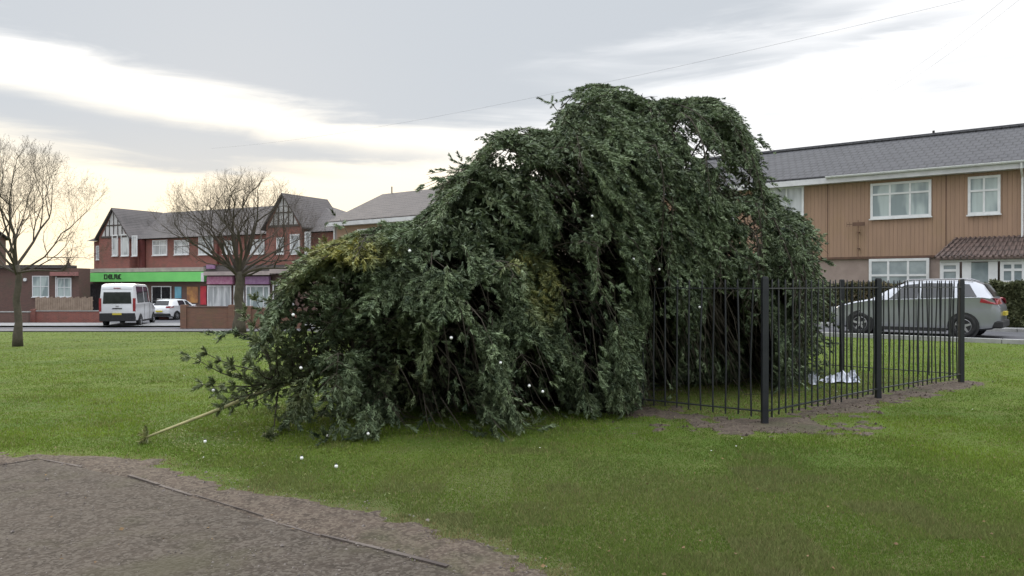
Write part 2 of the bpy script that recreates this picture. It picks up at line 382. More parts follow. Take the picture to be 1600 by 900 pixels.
def path_f(x, y):      # >0 on grass side, <0 on path
    return poly_dist((x, y), grass_edge) + .16 * fbm(x, y, 1.3, 3.1) + .14 * fbm(x, y, 6, 9.2)
P0 = Vector((2.70, 8.2, 0)); A_ = Vector((.77, .64, 0)).normalized(); B_ = Vector((-.80, .60, 0)); B2_ = Vector((-.73, .68, 0)).normalized()
P1 = Vector((4.77, 10.0, 0)); P2 = Vector((6.80, 11.62, 0))
PR = Vector((5.50, 12.80, 0)); PR2 = PR + B2_ * 2.0
PL = P0 + B_ * 2.6; PL2 = P0 + B_ * 5.2
mid_back = (PL2 + PR2) / 2 + Vector((0, .4, 0))
def soil_f(x, y):      # <0 on bare soil around the fence foot
    p = (x, y)
    d = min(abs(poly_dist(p, [tuple((P0 + B_ * 3.5)[:2]), tuple(P0[:2])])) - .24,
            abs(poly_dist(p, [tuple(P0[:2]), tuple(P1[:2]), tuple((P2 + A_ * .15)[:2])])) - .20,
            math.hypot((x - 2.75) / 1.5, (y - 8.1) / .75) * .6 - .30)
    return d + .34 * fbm(x, y, 1.7, 5.5) + .34 * fbm(x, y, 6, 1.5)
def patch(name, fn, x0, x1, y0, y1, step, m_, zf, smooth=True):
    nx_ = int((x1 - x0) / step) + 1; ny_ = int((y1 - y0) / step) + 1; b = MB(); val = {}
    idx = {}
    for j in range(ny_):
        for i in range(nx_): val[i, j] = fn(x0 + i * step, y0 + j * step)
    def vid(i, j):
        if (i, j) not in idx:
            x, y = x0 + i * step, y0 + j * step; idx[i, j] = len(b.v)
            edge = max(0.0, min(1.0, -val[i, j] / .08))
            b.v.append((x, y, hgt(x, y) + zf(x, y) * edge + .004 * edge - .003))
        return idx[i, j]
    for j in range(ny_ - 1):
        for i in range(nx_ - 1):
            if min(val[i, j], val[i + 1, j], val[i, j + 1], val[i + 1, j + 1]) < 0:
                b.f.append((vid(i, j), vid(i + 1, j), vid(i + 1, j + 1), vid(i, j + 1))); b.mi.append(0)
    return tag(b.build(name, m_, smooth=smooth), kind='structure')
patch('bare_soil', soil_f, .2, 7.9, 7.0, 12.4, .05, M['soil'], lambda x, y: .012 + .012 * abs(fbm(x, y, 8, 2)))
def verge_f(x, y): return max(path_f(x, y), -poly_dist((x, y), edging) - .04)
def gravel_f(x, y): return poly_dist((x, y), edging) + .015 * fbm(x, y, 9, 4)
patch('path_verge', verge_f, -9, 1.6, 1.9, 7.4, .05, M['soil'], lambda x, y: .012 + .016 * abs(fbm(x, y, 7, 2)))
patch('path', gravel_f, -9, 1.2, 1.9, 7.0, .05, M['path'], lambda x, y: .008 + .016 * abs(fbm(x, y, 2.5, 8)) + .006 * abs(fbm(x, y, 9, 8)))
# thin sunken stone edging between path and verge
e = MB(); rr = random.Random(3)
pts = [Vector((a, b_, 0)) for a, b_ in edging[:11]]
for a, b_ in zip(pts[:-1], pts[1:]):
    L = (b_ - a).length; n = max(1, int(L / .45)); d = (b_ - a) / n; nn = Vector((-d.y, d.x, 0)).normalized()
    for i in range(n):
        if rr.random() < .06: continue
        p = a + d * i + d * .03; q = a + d * (i + 1); zt = .004 + rr.random() * .009; wv = .007 + rr.random() * .006
        j = nn * (rr.random() - .5) * .02
        vv = [p - nn * wv + j, q - nn * wv + j, q + nn * wv, p + nn * wv]
        b0 = len(e.v); e.v += [(v.x, v.y, -.03) for v in vv] + [(v.x, v.y, zt + rr.random() * .006) for v in vv]
        for f_ in ((4, 5, 6, 7), (0, 1, 5, 4), (1, 2, 6, 5), (2, 3, 7, 6), (3, 0, 4, 7)): e.f.append(tuple(b0 + i_ for i_ in f_)); e.mi.append(0)
tag(e.build('path_edging', M['edging']), kind='structure')

# --- roads: strips that follow the terrain
def strip(name, c0, c1, n0, n1, w0, w1, m_, dz, hgt_add=0):
    """ruled strip: from c0 to c1 (2D points), width measured along (n0,n1)"""
    b = MB(); N = int((Vector(c1) - Vector(c0)).length / 1.0) + 1; W = max(2, int(abs(w1 - w0)) + 2)
    for i in range(N + 1):
        for j in range(W):
            q = w0 + (w1 - w0) * j / (W - 1); x = c0[0] + (c1[0] - c0[0]) * i / N + n0 * q; y = c0[1] + (c1[1] - c0[1]) * i / N + n1 * q
            b.v.append((x, y, hgt(x, y) + dz))
    for i in range(N):
        for j in range(W - 1):
            b.f.append((i * W + j, (i + 1) * W + j, (i + 1) * W + j + 1, i * W + j + 1)); b.mi.append(0)
    return tag(b.build(name, m_, smooth=True), kind='structure')
r0 = row(0, -34); r1 = row(0, 16)
def rowstrip(name, m0, m1, t0, t1, m_, dz):
    a = row(0, t0); b_ = row(0, t1); return strip(name, (a.x, a.y), (b_.x, b_.y), MM.x, MM.y, m0, m1, m_, dz)
rowstrip('side_road', 23.1, 28.0, -31, 18, M['asphalt'], .03)
rowstrip('side_pavement', 28.2, 29.1, -36, 18, M['pave'], .12)
kb = MB()
def kerb_run(name, m0, m1, t0, t1, z1):
    b = MB(); N = int((t1 - t0) / .92)
    for i in range(N):
        ta = t0 + (t1 - t0) * i / N + .008; tb = t0 + (t1 - t0) * (i + 1) / N - .008
        q = [row(m0, ta), row(m0, tb), row(m1, tb), row(m1, ta)]; b0 = len(b.v)
        b.v += [(v.x, v.y, hgt(v.x, v.y) - .1) for v in q] + [(v.x, v.y, hgt(v.x, v.y) + z1) for v in q]
        for f_ in ((4, 5, 6, 7), (0, 1, 5, 4), (1, 2, 6, 5), (2, 3, 7, 6), (3, 0, 4, 7)): b.f.append(tuple(b0 + i_ for i_ in f_)); b.mi.append(0)
    return tag(b.build(name, M['kerb']), kind='structure')
kerb_run('kerb', 22.85, 23.10, -30, 18, .11)
kerb_run('kerb', 28.0, 28.2, -34, 18, .13)
strip('main_road', (-70, 39.3), (-9, 39.3), 0, 1, 0, 7.4, M['asphalt'], .03)
strip('kerb', (-70, 38.9), (-13, 38.9), 0, 1, 0, .4, M['kerb'], .10)
strip('pavement', (-70, 46.8), (-12, 46.8), 0, 1, 0, 3.6, M['pave'], .12)
strip('forecourt', (-70, 50.6), (-8, 50.6), 0, 1, 0, 18, M['asphalt'], .05)

# ---------------------------------------------------------------- grass blades (uncountable: one object)
def grass():
    N = 1000000
    u = rng.random(N); D = 1 / (1 / 3.4 + u * (1 / 39.0 - 1 / 3.4)); D = D + rng.normal(0, .02, N)
    k = rng.uniform(-1.0, .92, N); x = k * D; y = D
    # coarse lookup of masks
    gx0, gy0, st = -12, 3.0, .08; nxg, nyg = int(22 / st), int(14 / st)
    keep = np.ones(N, bool)
    lut = np.ones((nyg, nxg), np.float32)
    for j in range(nyg):
        yy = gy0 + j * st
        for i in range(nxg):
            xx = gx0 + i * st
            if yy < 7.6 and xx < 1.8: lut[j, i] = path_f(xx, yy)
            elif yy < 12.6 and 0 < xx < 8: lut[j, i] = soil_f(xx, yy)
    ii = np.clip(((x - gx0) / st).astype(int), 0, nxg - 1); jj = np.clip(((y - gy0) / st).astype(int), 0, nyg - 1)
    f = lut[jj, ii]; f = np.where((y > 16), 1, f)
    m_ = x * MM.x + y * MM.y
    keep = (rng.random(N) < np.clip((f + .22) / .40, np.where((y < 7.6) & (x < 1.8), .015, .10), 1)) & (m_ < 22.8) & (y < 38.8)
    x, y, D, f = x[keep], y[keep], D[keep], f[keep]; n = len(x)
    z = hgt_np(x, y)
    li = np.clip(((x + 40) / .25).astype(int), 0, 299); lj = np.clip(((y - 3) / .25).astype(int), 0, 147)
    LN1 = np.array([[fbm(-40 + i * .25, 3 + j * .25, .45, 7.7) for j in range(148)] for i in range(300)]); LN2 = np.array([[fbm(-40 + i * .25, 3 + j * .25, 1.6, 2.2) for j in range(148)] for i in range(300)])
    h = rng.uniform(.010, .026, n) * (1 + .9 * np.clip(LN2[li, lj], -.6, .8)); h *= np.clip(.6 + f * 1.2, .6, 1)
    wd = .0017 * (1 + D / 5); a = rng.uniform(0, 2 * np.pi, n); b = rng.uniform(0, 2 * np.pi, n); ln = rng.uniform(0, 1.1, n) * h
    V = np.empty((n, 3, 3)); ca, sa = np.cos(a) * wd, np.sin(a) * wd
    V[:, 0] = np.stack([x - ca, y - sa, z - .002], 1); V[:, 1] = np.stack([x + ca, y + sa, z - .002], 1)
    V[:, 2] = np.stack([x + np.cos(b) * ln, y + np.sin(b) * ln, z + h], 1)
    lo = np.clip(.5 + .9 * LN1[li, lj] + .35 * LN2[li, lj] + rng.normal(0, .08, n), 0, 1)[:, None]
    base = np.array([.120, .190, .032]) * (1 - lo) + np.array([.200, .280, .042]) * lo
    d = np.sqrt((.62 * (x - .2)) ** 2 + (y - 4.6) ** 2); dry = np.clip((3.2 - d) / 1.8, 0, 1)[:, None] * .6 * np.clip(.6 + 1.2 * LN2[li, lj], .1, 1.3)[:, None]; brown = np.clip(LN2[li, lj] * 1.6 - .6, 0, .35)[:, None]; base = base * (1 - brown) + np.array([.15, .145, .07]) * brown
    base = base * (1 - dry) + np.array([.200, .205, .095]) * dry
    ex = (x - P0.x) * A_.x + (y - P0.y) * A_.y; ey = -(x - P0.x) * A_.y + (y - P0.y) * A_.x; enc = (ex > -.3) & (ex < 5.6) & (ey > -.3) & (ey < 5.4)
    straw = (rng.random(n) < np.where(f < .04, .75, np.where(enc, .60, .10)))[:, None]; base = np.where(straw, np.array([.24, .21, .10]), base)
    base = base * rng.uniform(.70, 1.05, n)[:, None]
    tag(tri_mesh('grass', V, base, M['blade']), kind='stuff', label='short mown green grass covering the lawn', cat='grass')
grass()

# ---------------------------------------------------------------- windows & walls in a building's own frame (x along facade, y away, z up)
def window(par, x0, x1, z0, z1, y, vs_=(), hs=(), glass='glass', fw=.06, name='window', frame='upvc', depth=.05, hspan=None):
    """frame with vertical bars at fractions vs_ and horizontal bars at fractions hs; pane is a sub-part"""
    b = MB(); ya, yb = y - depth, y + .02
    b.box(x0, x0 + fw, ya, yb, z0, z1); b.box(x1 - fw, x1, ya, yb, z0, z1)
    b.box(x0 + fw, x1 - fw, ya, yb, z0, z0 + fw); b.box(x0 + fw, x1 - fw, ya, yb, z1 - fw, z1)
    for v in vs_:
        xm = x0 + (x1 - x0) * v; b.box(xm - fw * .4, xm + fw * .4, ya + .006, yb, z0 + fw, z1 - fw)
    for h in hs:
        h, a, c_ = h if isinstance(h, tuple) else (h, 0, 1)
        zm = z0 + (z1 - z0) * h; b.box(x0 + fw + (x1 - x0 - 2 * fw) * a, x1 - fw - (x1 - x0 - 2 * fw) * (1 - c_), ya + .003, yb - .004, zm - fw * .4, zm + fw * .4)
    b.box(x0 - .04, x1 + .04, ya - .05, ya + .0, z0 - .05, z0 - .003)
    o = b.build(name, M[frame], par)
    p = MB(); p.box(x0 + fw * .5, x1 - fw * .5, ya + .03, yb - .008, z0 + fw * .5, z1 - fw * .5); p.build('pane', M[glass], o)
    return o
def roof_slab(par, pts_front, pts_back, m_, th=.12, name='roof'):
    """pts_front: two eave points, pts_back: two ridge points -> slab"""
    b = MB(); a, c_ = pts_front; d, e_ = pts_back
    top = [Vector(a), Vector(c_), Vector(e_), Vector(d)]; lo = [v - Vector((0, 0, th)) for v in top]
    b.face(top); b.face(list(reversed(lo)))
    for i in range(4): b.face([lo[i], lo[(i + 1) % 4], top[(i + 1) % 4], top[i]])
    return b.build(name, m_, par)

# ---------------------------------------------------------------- terrace house on the right
def z2l(par_t, Md): return None
H = empty('terraced_house', (0, 0, 0), ROW_ROT, 'terraced house clad in orange brown boards with grey tiled roof and tiled porch', 'house')
WM = 32.8                              # facade plane (local y)
tL, tR = tl(1035, WM), tl(1760, WM)
ze = zl(1400, 274, WM) ; zcl = zl(1400, 402, WM); ridge_z = 7.85; RY = 37.0
b = MB(); b.box(tL, tR, WM + .02, WM + 8.4, -1.3, zcl); b.build('lower_wall', M['render'], H)
b = MB(); b.box(tL + .003, tR - .003, WM - .04, WM + 8.38, zcl + .0, ze + .05); b.build('cladding', M['clad'], H)
b = MB()
for px in (1293, 1478, 1240): t = tl(px, WM - .04); b.box(t - .012, t + .012, WM - .055, WM - .041, zcl, ze)
b.box(tL, tR, WM - .07, WM - .041, zcl - .04, zcl + .05); b.build('cladding_trim', M['brown_trim'], H)
for k_ in (0, 1):
    y0, y1, zz0 = (WM - .45, RY, ze - .02) if k_ == 0 else (WM + 8.8, RY, ze - .02)
    roof_slab(H, ((tL - .2, y0, zz0 + .16), (tR + .2, y0, zz0 + .16)) if k_ == 0 else ((tR + .2, y0, zz0 + .16), (tL - .2, y0, zz0 + .16)), ((tL - .2, y1, ridge_z), (tR + .2, y1, ridge_z)) if k_ == 0 else ((tR + .2, y1, ridge_z), (tL - .2, y1, ridge_z)), M['tile'])
b = MB(); b.face([(tL, WM, ze), (tL, WM + 8.4, ze), (tL, RY, ridge_z - .15)]); b.build('gable_wall', M['render'], H)
b = MB(); b.face([(tR, WM + 8.4, ze), (tR, WM, ze), (tR, RY, ridge_z - .15)]); b.build('gable_wall', M['render'], H)
b = MB(); b.tube([(tL - .2, RY, ridge_z + .02), (tR + .2, RY, ridge_z + .02)], .11, 8); b.build('ridge_tiles', M['tile'], H)
b = MB(); b.box(tL - .2, tR + .2, WM - .47, WM - .42, ze - .16, ze + .06); b.box(tL - .2, tR + .2, WM - .42, WM - .045, ze - .155, ze - .13); b.build('fascia', M['fascia'], H)
b = MB()
tg = tl(1290, WM - .5)
for i in range(9):
    t = math.pi * i / 8
prof = [(-.065 * math.cos(math.pi * i / 8), -.065 * math.sin(math.pi * i / 8)) for i in range(9)]
for i in range(8):
    (a1, z1), (a2, z2) = prof[i], prof[i + 1]
    b.face([(tg, WM - .54 + a1, ze + .09 + z1), (tR + .2, WM - .54 + a1, ze + .09 + z1), (tR + .2, WM - .54 + a2, ze + .09 + z2), (tg, WM - .54 + a2, ze + .09 + z2)])
b.box(tg, tR + .2, WM - .61, WM - .60, ze + .085, ze + .11); b.build('gutter', M['upvc'], H)
tp = tl(1597, WM - .1); b = MB(); b.tube([(tp, WM - .54, ze + .03), (tp, WM - .50, ze - .15), (tp, WM - .1, ze - .45), (tp, WM - .1, .1)], .04, 8); b.build('downpipe', M['upvc'], H)
def hw(px0, px1, py0, py1, **k):
    y = WM - .05; pm = (px0 + px1) / 2
    return window(H, tl(px0, y), tl(px1, y), zl(pm, py1, y), zl(pm, py0, y), y, **k)
hw(1360, 1455, 284, 340, vs_=(.33, .66), hs=((.68, 0, .33), (.68, .33, 1)), glass='glass_pale', fw=.09)
hw(1512, 1563, 275, 335, vs_=(.5,), hs=(.62,), glass='glass_pale', fw=.09)
hw(1203, 1256, 292, 337, vs_=(.5,), glass='glass_white', fw=.08)
hw(1095, 1150, 298, 345, vs_=(.5,), glass='glass_white', fw=.08)
hw(1358, 1452, 404, 462, vs_=(.33, .66), hs=(.55,), glass='glass', fw=.10)
hw(1150, 1200, 410, 470, vs_=(.5,), hs=(.6,), glass='glass_white', fw=.10)
# tv aerial on the cladding
ta = tl(1340, WM - .3); za = zl(1340, 350, WM - .3); b = MB()
b.tube([(ta, WM - .25, zl(1340, 402, WM - .2) + .02), (ta, WM - .25, za + .15)], .016, 6); b.box(ta - .03, ta + .03, WM - .27, WM - .06, zcl + .35, zcl + .39)
b.box(ta - .03, ta + .03, WM - .27, WM - .06, zcl + 1.0, zcl + 1.04)
b.tube([(ta - .42, WM - .27, za), (ta + .25, WM - .27, za)], .012, 5)
for q in range(7): xx = ta - .42 + q * .11; b.tube([(xx, WM - .27, za - .10 + .01 * q), (xx, WM - .27, za + .10 - .01 * q)], .007, 4)
b.box(ta - .2, ta + .25, WM - .29, WM - .24, za - .07, za + .07); b.build('aerial', M['brown_trim'], H)
# porch
pm_ = WM - 1.35; pa, pb = tl(1468, pm_), tl(1604, pm_); pz = zl(1530, 406, pm_)
PO = MB(); PO.box(pa + .1, pb - .1, pm_ + .06, WM - .1, -.2, pz - .85); porch = PO.build('porch', M['render'], H)
b = MB(); b.box(pa + .02, pb - .02, pm_ - .06, pm_ + .05, pz - .06, pz + .12); b.build('porch_fascia', M['upvc'], porch)
rt = zl(1530, 371, WM - .1)
b = MB(); p_ = [Vector((pa - .12, pm_ - .18, pz + .1)), Vector((pb + .12, pm_ - .18, pz + .1)), Vector((pb + .12, WM - .06, rt)), Vector((pa + .35, WM - .06, rt))]
b.face(p_); b.face([v - Vector((0, 0, .09)) for v in reversed(p_)])
for i in range(4): b.face([p_[i] - Vector((0, 0, .09)), p_[(i + 1) % 4] - Vector((0, 0, .09)), p_[(i + 1) % 4], p_[i]])
nr = 16
for i in range(nr + 1):
    f_ = i / nr; a1 = p_[0].lerp(p_[1], f_); a2 = p_[3].lerp(p_[2], f_); b.tube([a1 + Vector((0, 0, .01)), a2 + Vector((0, 0, .01))], .045, 6)
b.build('porch_roof', M['tile3'], porch)
wz0 = pz - .84
for a, c_, g_ in ((0, .24, 'glass'), (.70, .99, 'glass')):
    x0, x1 = pa + (pb - pa) * a, pa + (pb - pa) * c_
    window(porch, x0 + .02, x1, wz0, pz - .07, pm_ + .04, vs_=(.5,) if a else (), hs=(.62,), glass=g_, fw=.11)
b = MB(); x0, x1 = pa + (pb - pa) * .27, pa + (pb - pa) * .68
b.box(x0, x0 + .28, pm_ + .0, pm_ + .06, .05, pz - .07); b.box(x1 - .28, x1, pm_ + .0, pm_ + .06, .05, pz - .07); b.box(x0 + .28, x1 - .28, pm_, pm_ + .06, .05, 1.0)
dr = b.build('door', M['upvc'], porch); b = MB(); b.box(x0 + .26, x1 - .26, pm_ + .02, pm_ + .04, 1.0, pz - .09); b.build('pane', M['glass'], dr)
b = MB(); b.box(pb - .08, pb - .0, pm_ + .06, WM - .1, pz - .85, pz - .06); b.build('side_window', M['upvc'], porch); b = MB(); b.box(pa, pa + .08, pm_ + .06, WM - .1, pz - .85, pz - .06); b.build('side_window', M['upvc'], porch)
# vent pipe on the ridge
tv = tl(1458, RY); b = MB(); b.tube([(tv, RY, ridge_z), (tv, RY, ridge_z + .22)], .05, 8); b.build('roof_vent', M['trim'], H)

# second terrace, left of the fallen tree
G = empty('terraced_house', (0, 0, 0), ROW_ROT, 'house behind the fallen tree with plain grey gabled roof and white fascia', 'house')
t0, t1 = tl(522, WM), tl(860, WM); ze2 = zl(560, 347, WM); rz2 = zl(620, 301, 36.6)
b = MB(); b.box(t0, t1, WM, WM + 7.6, -1.6, ze2); b.build('wall', M['render'], G)
b = MB(); b.box(t0 + .4, t1 - .4, WM - .05, WM - .003, ze2 - 2.5, ze2 - .1); b.build('cladding', M['clad'], G)
roof_slab(G, ((t0 - .25, WM - .45, ze2 + .12), (t1 + .2, WM - .45, ze2 + .12)), ((t0 + .55, 36.6, rz2), (t1 + .2, 36.6, rz2)), M['tile2'])
roof_slab(G, ((t1 + .2, WM + 8.05, ze2 + .12), (t0 - .25, WM + 8.05, ze2 + .12)), ((t1 + .2, 36.6, rz2), (t0 + .55, 36.6, rz2)), M['tile2'])
b = MB(); b.face([(t1, WM + 7.6, ze2), (t1, WM, ze2), (t1, 36.6, rz2 - .12)]); b.build('gable_wall', M['render'], G)
b = MB(); b.face([(t0 - .24, WM - .44, ze2 + .1), (t0 - .24, WM + 8.0, ze2 + .1), (t0 + .56, 36.6, rz2 - .03)]); b.build('roof_hip', M['tile2'], G)
b = MB(); b.box(t0 - .25, t1 + .2, WM - .48, WM - .43, ze2 - .2, ze2 + .05); b.box(t0 - .25, t1 + .2, WM - .43, WM - .02, ze2 - .2, ze2 - .17); b.build('fascia', M['fascia'], G)
window(G, tl(560, WM), tl(600, WM), zl(580, 402, WM), zl(580, 357, WM), WM - .06, vs_=(.5,), glass='glass_white', fw=.09)
b = MB(); b.box(t0 + .0, t0 + .14, WM - .06, WM - .002, -1, ze2 - .2); b.build('corner_board', M['fascia'], G)
b = MB(); b.tube([(t0 + 1.5, 36.6, rz2), (t0 + 1.5, 36.6, rz2 + .45)], .04, 6); b.build('roof_vent', M['trim'], G)

# ---------------------------------------------------------------- parade of shops
SU = Vector((.886, -.464, 0)).normalized(); SV = Vector((-SU.y, SU.x, 0)); SO = Vector((-33.5, 66.0, 0)); SROT = math.atan2(SU.y, SU.x)
def us(px, b_=0.0):
    k = (px - 800) / F; bx, by = SO.x + SV.x * b_, SO.y + SV.y * b_
    return (k * by - bx) / (SU.x - k * SU.y)
def sz(px, py, b_=0.0): a = us(px, b_); return EYE + (HY - py) / F * (SO.y + SU.y * a + SV.y * b_)
S = empty('shop_parade', SO, SROT, 'two storey red brick parade of shops with timbered gables', 'shops')
aL, aR = us(147), us(545); zE = 5.25; zR = 7.95
b = MB(); b.box(aL, aR, 0, 8, -1.5, zE); b.build('wall', M['brick'], S)
ry = 4.0; ra, rb = 0.2, us(500, 4.0)
def hip(par, x0, x1, y0, y1, z0, rx0, rx1, ry, rz, m_, name='roof'):
    b = MB(); a, b1, c_, d = Vector((x0, y0, z0)), Vector((x1, y0, z0)), Vector((x1, y1, z0)), Vector((x0, y1, z0)); p, q = Vector((rx0, ry, rz)), Vector((rx1, ry, rz))
    b.face([a, b1, q, p]); b.face([c_, d, p, q]); b.face([d, a, p]); b.face([b1, c_, q]); b.face([d, c_, b1, a])
    return b.build(name, m_, par)
hip(S, aL - .4, aR + .4, -.4, 8.4, zE + .05, ra, rb, ry, zR, M['tile2'])
def gable(xc, hwid, zed, zr, nm='gable'):
    y0 = -.75
    b = MB(); b.box(xc - hwid, xc + hwid, y0, -.002, 2.7, zed); b.face([(xc - hwid, y0, zed), (xc + hwid, y0, zed), (xc, y0, zr - .1)])
    gb = b.build(nm, M['brick'], S)
    w_ = hwid + .3; sl = (zr - zed) / hwid
    for sgn in (-1, 1):
        a = (xc + sgn * w_, y0 - .25, zed - .3 * sl); c_ = (xc, y0 - .25, zr + .03); d = (xc, 4.0, zr + .03); e_ = (xc + sgn * w_, 4.0, zed - .3 * sl)
        bb = MB(); pts_ = [Vector(q) for q in (a, c_, d, e_)]; lo = [v - Vector((0, 0, .14)) for v in pts_]
        bb.face(pts_); bb.face(list(reversed(lo)))
        for i in range(4): bb.face([lo[i], lo[(i + 1) % 4], pts_[(i + 1) % 4], pts_[i]])
        bb.build('gable_roof', M['tile2'], gb)
    # plaster panel and timbers
    zp = zed - .15; bb = MB(); f_ = .78
    bb.face([(xc - hwid * .80, y0 - .02, zp), (xc + hwid * .80, y0 - .02, zp), (xc + hwid * .06, y0 - .02, zr - .28), (xc - hwid * .06, y0 - .02, zr - .28)])
    bb.build('plaster_panel', M['plaster'], gb)
    bb = MB()
    for q in (-.5, -.25, 0, .25, .5):
        top = zr - .35 - abs(q) * 1.25 * (zr - zp) * .85; bb.box(xc + q * hwid * 1.1 - .05, xc + q * hwid * 1.1 + .05, y0 - .05, y0 - .023, zp, max(zp + .2, top))
    bb.box(xc - hwid * .85, xc + hwid * .85, y0 - .06, y0 - .022, zp - .16, zp); bb.box(xc - hwid * .45, xc + hwid * .45, y0 - .057, y0 - .022, zp + .85, zp + .95)
    bb.build('timbers', M['timber'], gb)
    return gb
gable(0.0, 2.0, 5.75, 7.95); gable(us(455), 1.75, 6.0, 8.15)
def sw(px0, px1, py0, py1, b_=0.0, glass='glass_white', vs_=(), hs=(), frame='upvc', fw=.10, par=S, nm='window'):
    pm = (px0 + px1) / 2; return window(par, us(px0, b_), us(px1, b_), sz(pm, py1, b_), sz(pm, py0, b_), b_ - .02, vs_=vs_, hs=hs, glass=glass, fw=fw, frame=frame, name=nm)
for a in ((176, 185, 367, 400), (190, 202, 366, 400), (207, 215, 368, 400)): sw(*a, b_=-.75)
for a in ((151, 157, 384, 406), (161, 167, 384, 406)): sw(*a)
for a in ((239, 262, 375, 399), (273, 296, 375, 398), (311, 334, 366, 398), (349, 365, 376, 397), (392, 414, 374, 397)): sw(*a, vs_=(.5,), hs=(.65,))
for a in ((433, 444, 371, 397), (454, 469, 366, 397), (477, 486, 362, 397)): sw(*a, b_=-.75)
b = MB(); xa = us(225); b.tube([(xa, -.12, zE), (xa, -.12, 2.6)], .28, 8); b.build('downpipe', M['red_pipe'], S)
xa = us(342); b = MB(); b.tube([(xa, -.12, zE), (xa, -.12, 2.6)], .08, 8); b.build('downpipe', M['red_pipe'], S)
# shopfronts: projecting ground floor
fb = -1.3
def sbox(nm, px0, px1, py0, py1, m_, b0=fb, th=.3, par=S, bev=0):
    pm = (px0 + px1) / 2; b = MB(); b.box(us(px0, b0), us(px1, b0), b0, b0 + th, sz(pm, py1, b0), sz(pm, py0, b0)); return b.build(nm, m_, par)
b = MB(); b.box(us(140, fb + .3), us(500, fb + .3), fb + .35, -.003, -1.5, sz(300, 424, fb)); b.build('shopfront_wall', M['brick3'], S)
fg = sbox('fascia_sign', 137, 318, 425.5, 440, M['green'], b0=fb - .1, th=.35)
b = MB(); rr = random.Random(5); px = 163.0
for i in range(7):
    x0 = us(px, fb - .1); x1 = us(px + 3.0, fb - .1); z0 = sz(175, 436, fb - .1); z1 = sz(175, 428.5, fb - .1); yy0, yy1 = fb - .14, fb - .101; t_ = .07
    b.box(x0, x0 + t_, yy0, yy1, z0, z1)
    if i % 2 == 0: b.box(x0 + t_, x1, yy0, yy1, z1 - t_, z1)
    if i % 3 != 1: b.box(x0 + t_, x1, yy0, yy1, z0, z0 + t_)
    if i % 3 != 0: b.box(x1 - t_, x1, yy0, yy1, z0 + t_, z1 - t_)
    px += 3.9
b.build('lettering', M['trim'], fg)
sbox('sign_end', 314, 318.4, 426, 440, M['fascia'], b0=fb - .13, th=.03, par=fg)
sbox('canopy', 137, 318, 418.5, 424.7, M['beige'], b0=fb + .1, th=1.2)
sbox('canopy', 318, 421, 424, 430, M['beige'], b0=fb - .3, th=1.5)
sbox('canopy', 421, 500, 420, 427, M['beige'], b0=fb - .3, th=1.5)
sbox('canopy_roof', 318, 500, 414, 423.7, M['tile2'], b0=fb + .3, th=1.0)
for (a0, a1, m_) in ((323, 363, 'pink'), (383, 420, 'purple')): sbox('fascia_sign', a0, a1, 432, 444, M[m_], b0=fb - .02, th=.2)
sbox('fascia_sign', 322, 335, 413.5, 420, M['purple'], b0=fb + .1, th=.1)
sbox('poster', 292, 309, 448, 473, mat('orange_poster', (.48, .24, .08), (.22, .10, .06), .5, 1.6), b0=fb + .3, th=.04)
sbox('poster', 313, 322, 447, 476, mat('red_poster', (.45, .04, .05), (.30, .02, .05), .5, 1.3), b0=fb + .3, th=.04)
sbox('poster', 273, 283, 448, 466, mat('blue_poster', (.10, .30, .42), (.2, .45, .55), .5, 1.3), b0=fb + .3, th=.04)
sw(238, 268, 447, 492, b_=fb + .3, glass='glass_dark', vs_=(.5,), fw=.07, nm='shop_window'); sw(142, 160, 443, 500, b_=fb + .3, glass='glass_dark', frame='trim', nm='shop_window')
sw(325, 362, 446, 492, b_=fb + .3, glass='glass_white', vs_=(.25, .5, .75), fw=.09, nm='shop_window')
sw(366, 382, 446, 496, b_=fb + .3, glass='glass_dark', vs_=(), fw=.12, nm='shop_door')
sw(385, 422, 446, 492, b_=fb + .3, glass='glass_pale', vs_=(.2, .75), fw=.12, nm='shop_window'); sw(427, 460, 444, 492, b_=fb + .3, glass='glass_dark', vs_=(.5,), fw=.11, nm='shop_window')

# low brick building at the far left
LB = empty('brick_building', (0, 60, 0), 0, 'low dark brick building with pale blue windows left of the shops', 'building')
def lx(px, y=60): return (px - 800) / F * y
def lz(py, y=60): return EYE + (HY - py) / F * y
lxe = lx(141, 61.6)
b = MB(); b.box(lx(-60), lxe, 0, 1.6, -1.6, lz(419)); b.build('wall', M['brick3'], LB)
b = MB(); b.box(lx(-62), lx(100), -.3, 1.8, lz(419) + .003, lz(414)); b.build('flat_roof', M['tile2'], LB)
b = MB(); b.box(lx(82), lxe, -.35, -.05, lz(431), lz(425)); b.build('fascia', mat('pink_fascia', (.34, .16, .15), (.28, .13, .12), .7, 2), LB)
window(LB, lx(51), lx(77), lz(464), lz(431), -.02, vs_=(.5,), hs=(.5,), glass='glass_pale', fw=.06)
window(LB, lx(90), lx(112), lz(464), lz(434), -.02, vs_=(.5,), hs=(.5,), glass='glass_pale', fw=.06)
b = MB(); b.box(lx(87), lx(89), -.06, -.003, -1.2, lz(432)); b.build('downpipe', M['upvc'], LB)
b = MB(); b.lathe([(0, -.12), (.13, -.12), (.13, .0)], (lx(40), 0, lz(437)), 'y', 10); b.build('wall_lamp', M['upvc'], LB)
b = MB(); b.box(lx(93), lx(96), 1, 1.25, lz(414), lz(410)); b.tube([(lx(94.5), 1.1, lz(410)), (lx(94.5), 1.1, lz(404))], .05, 6); b.build('chimney', M['brick3'], LB)
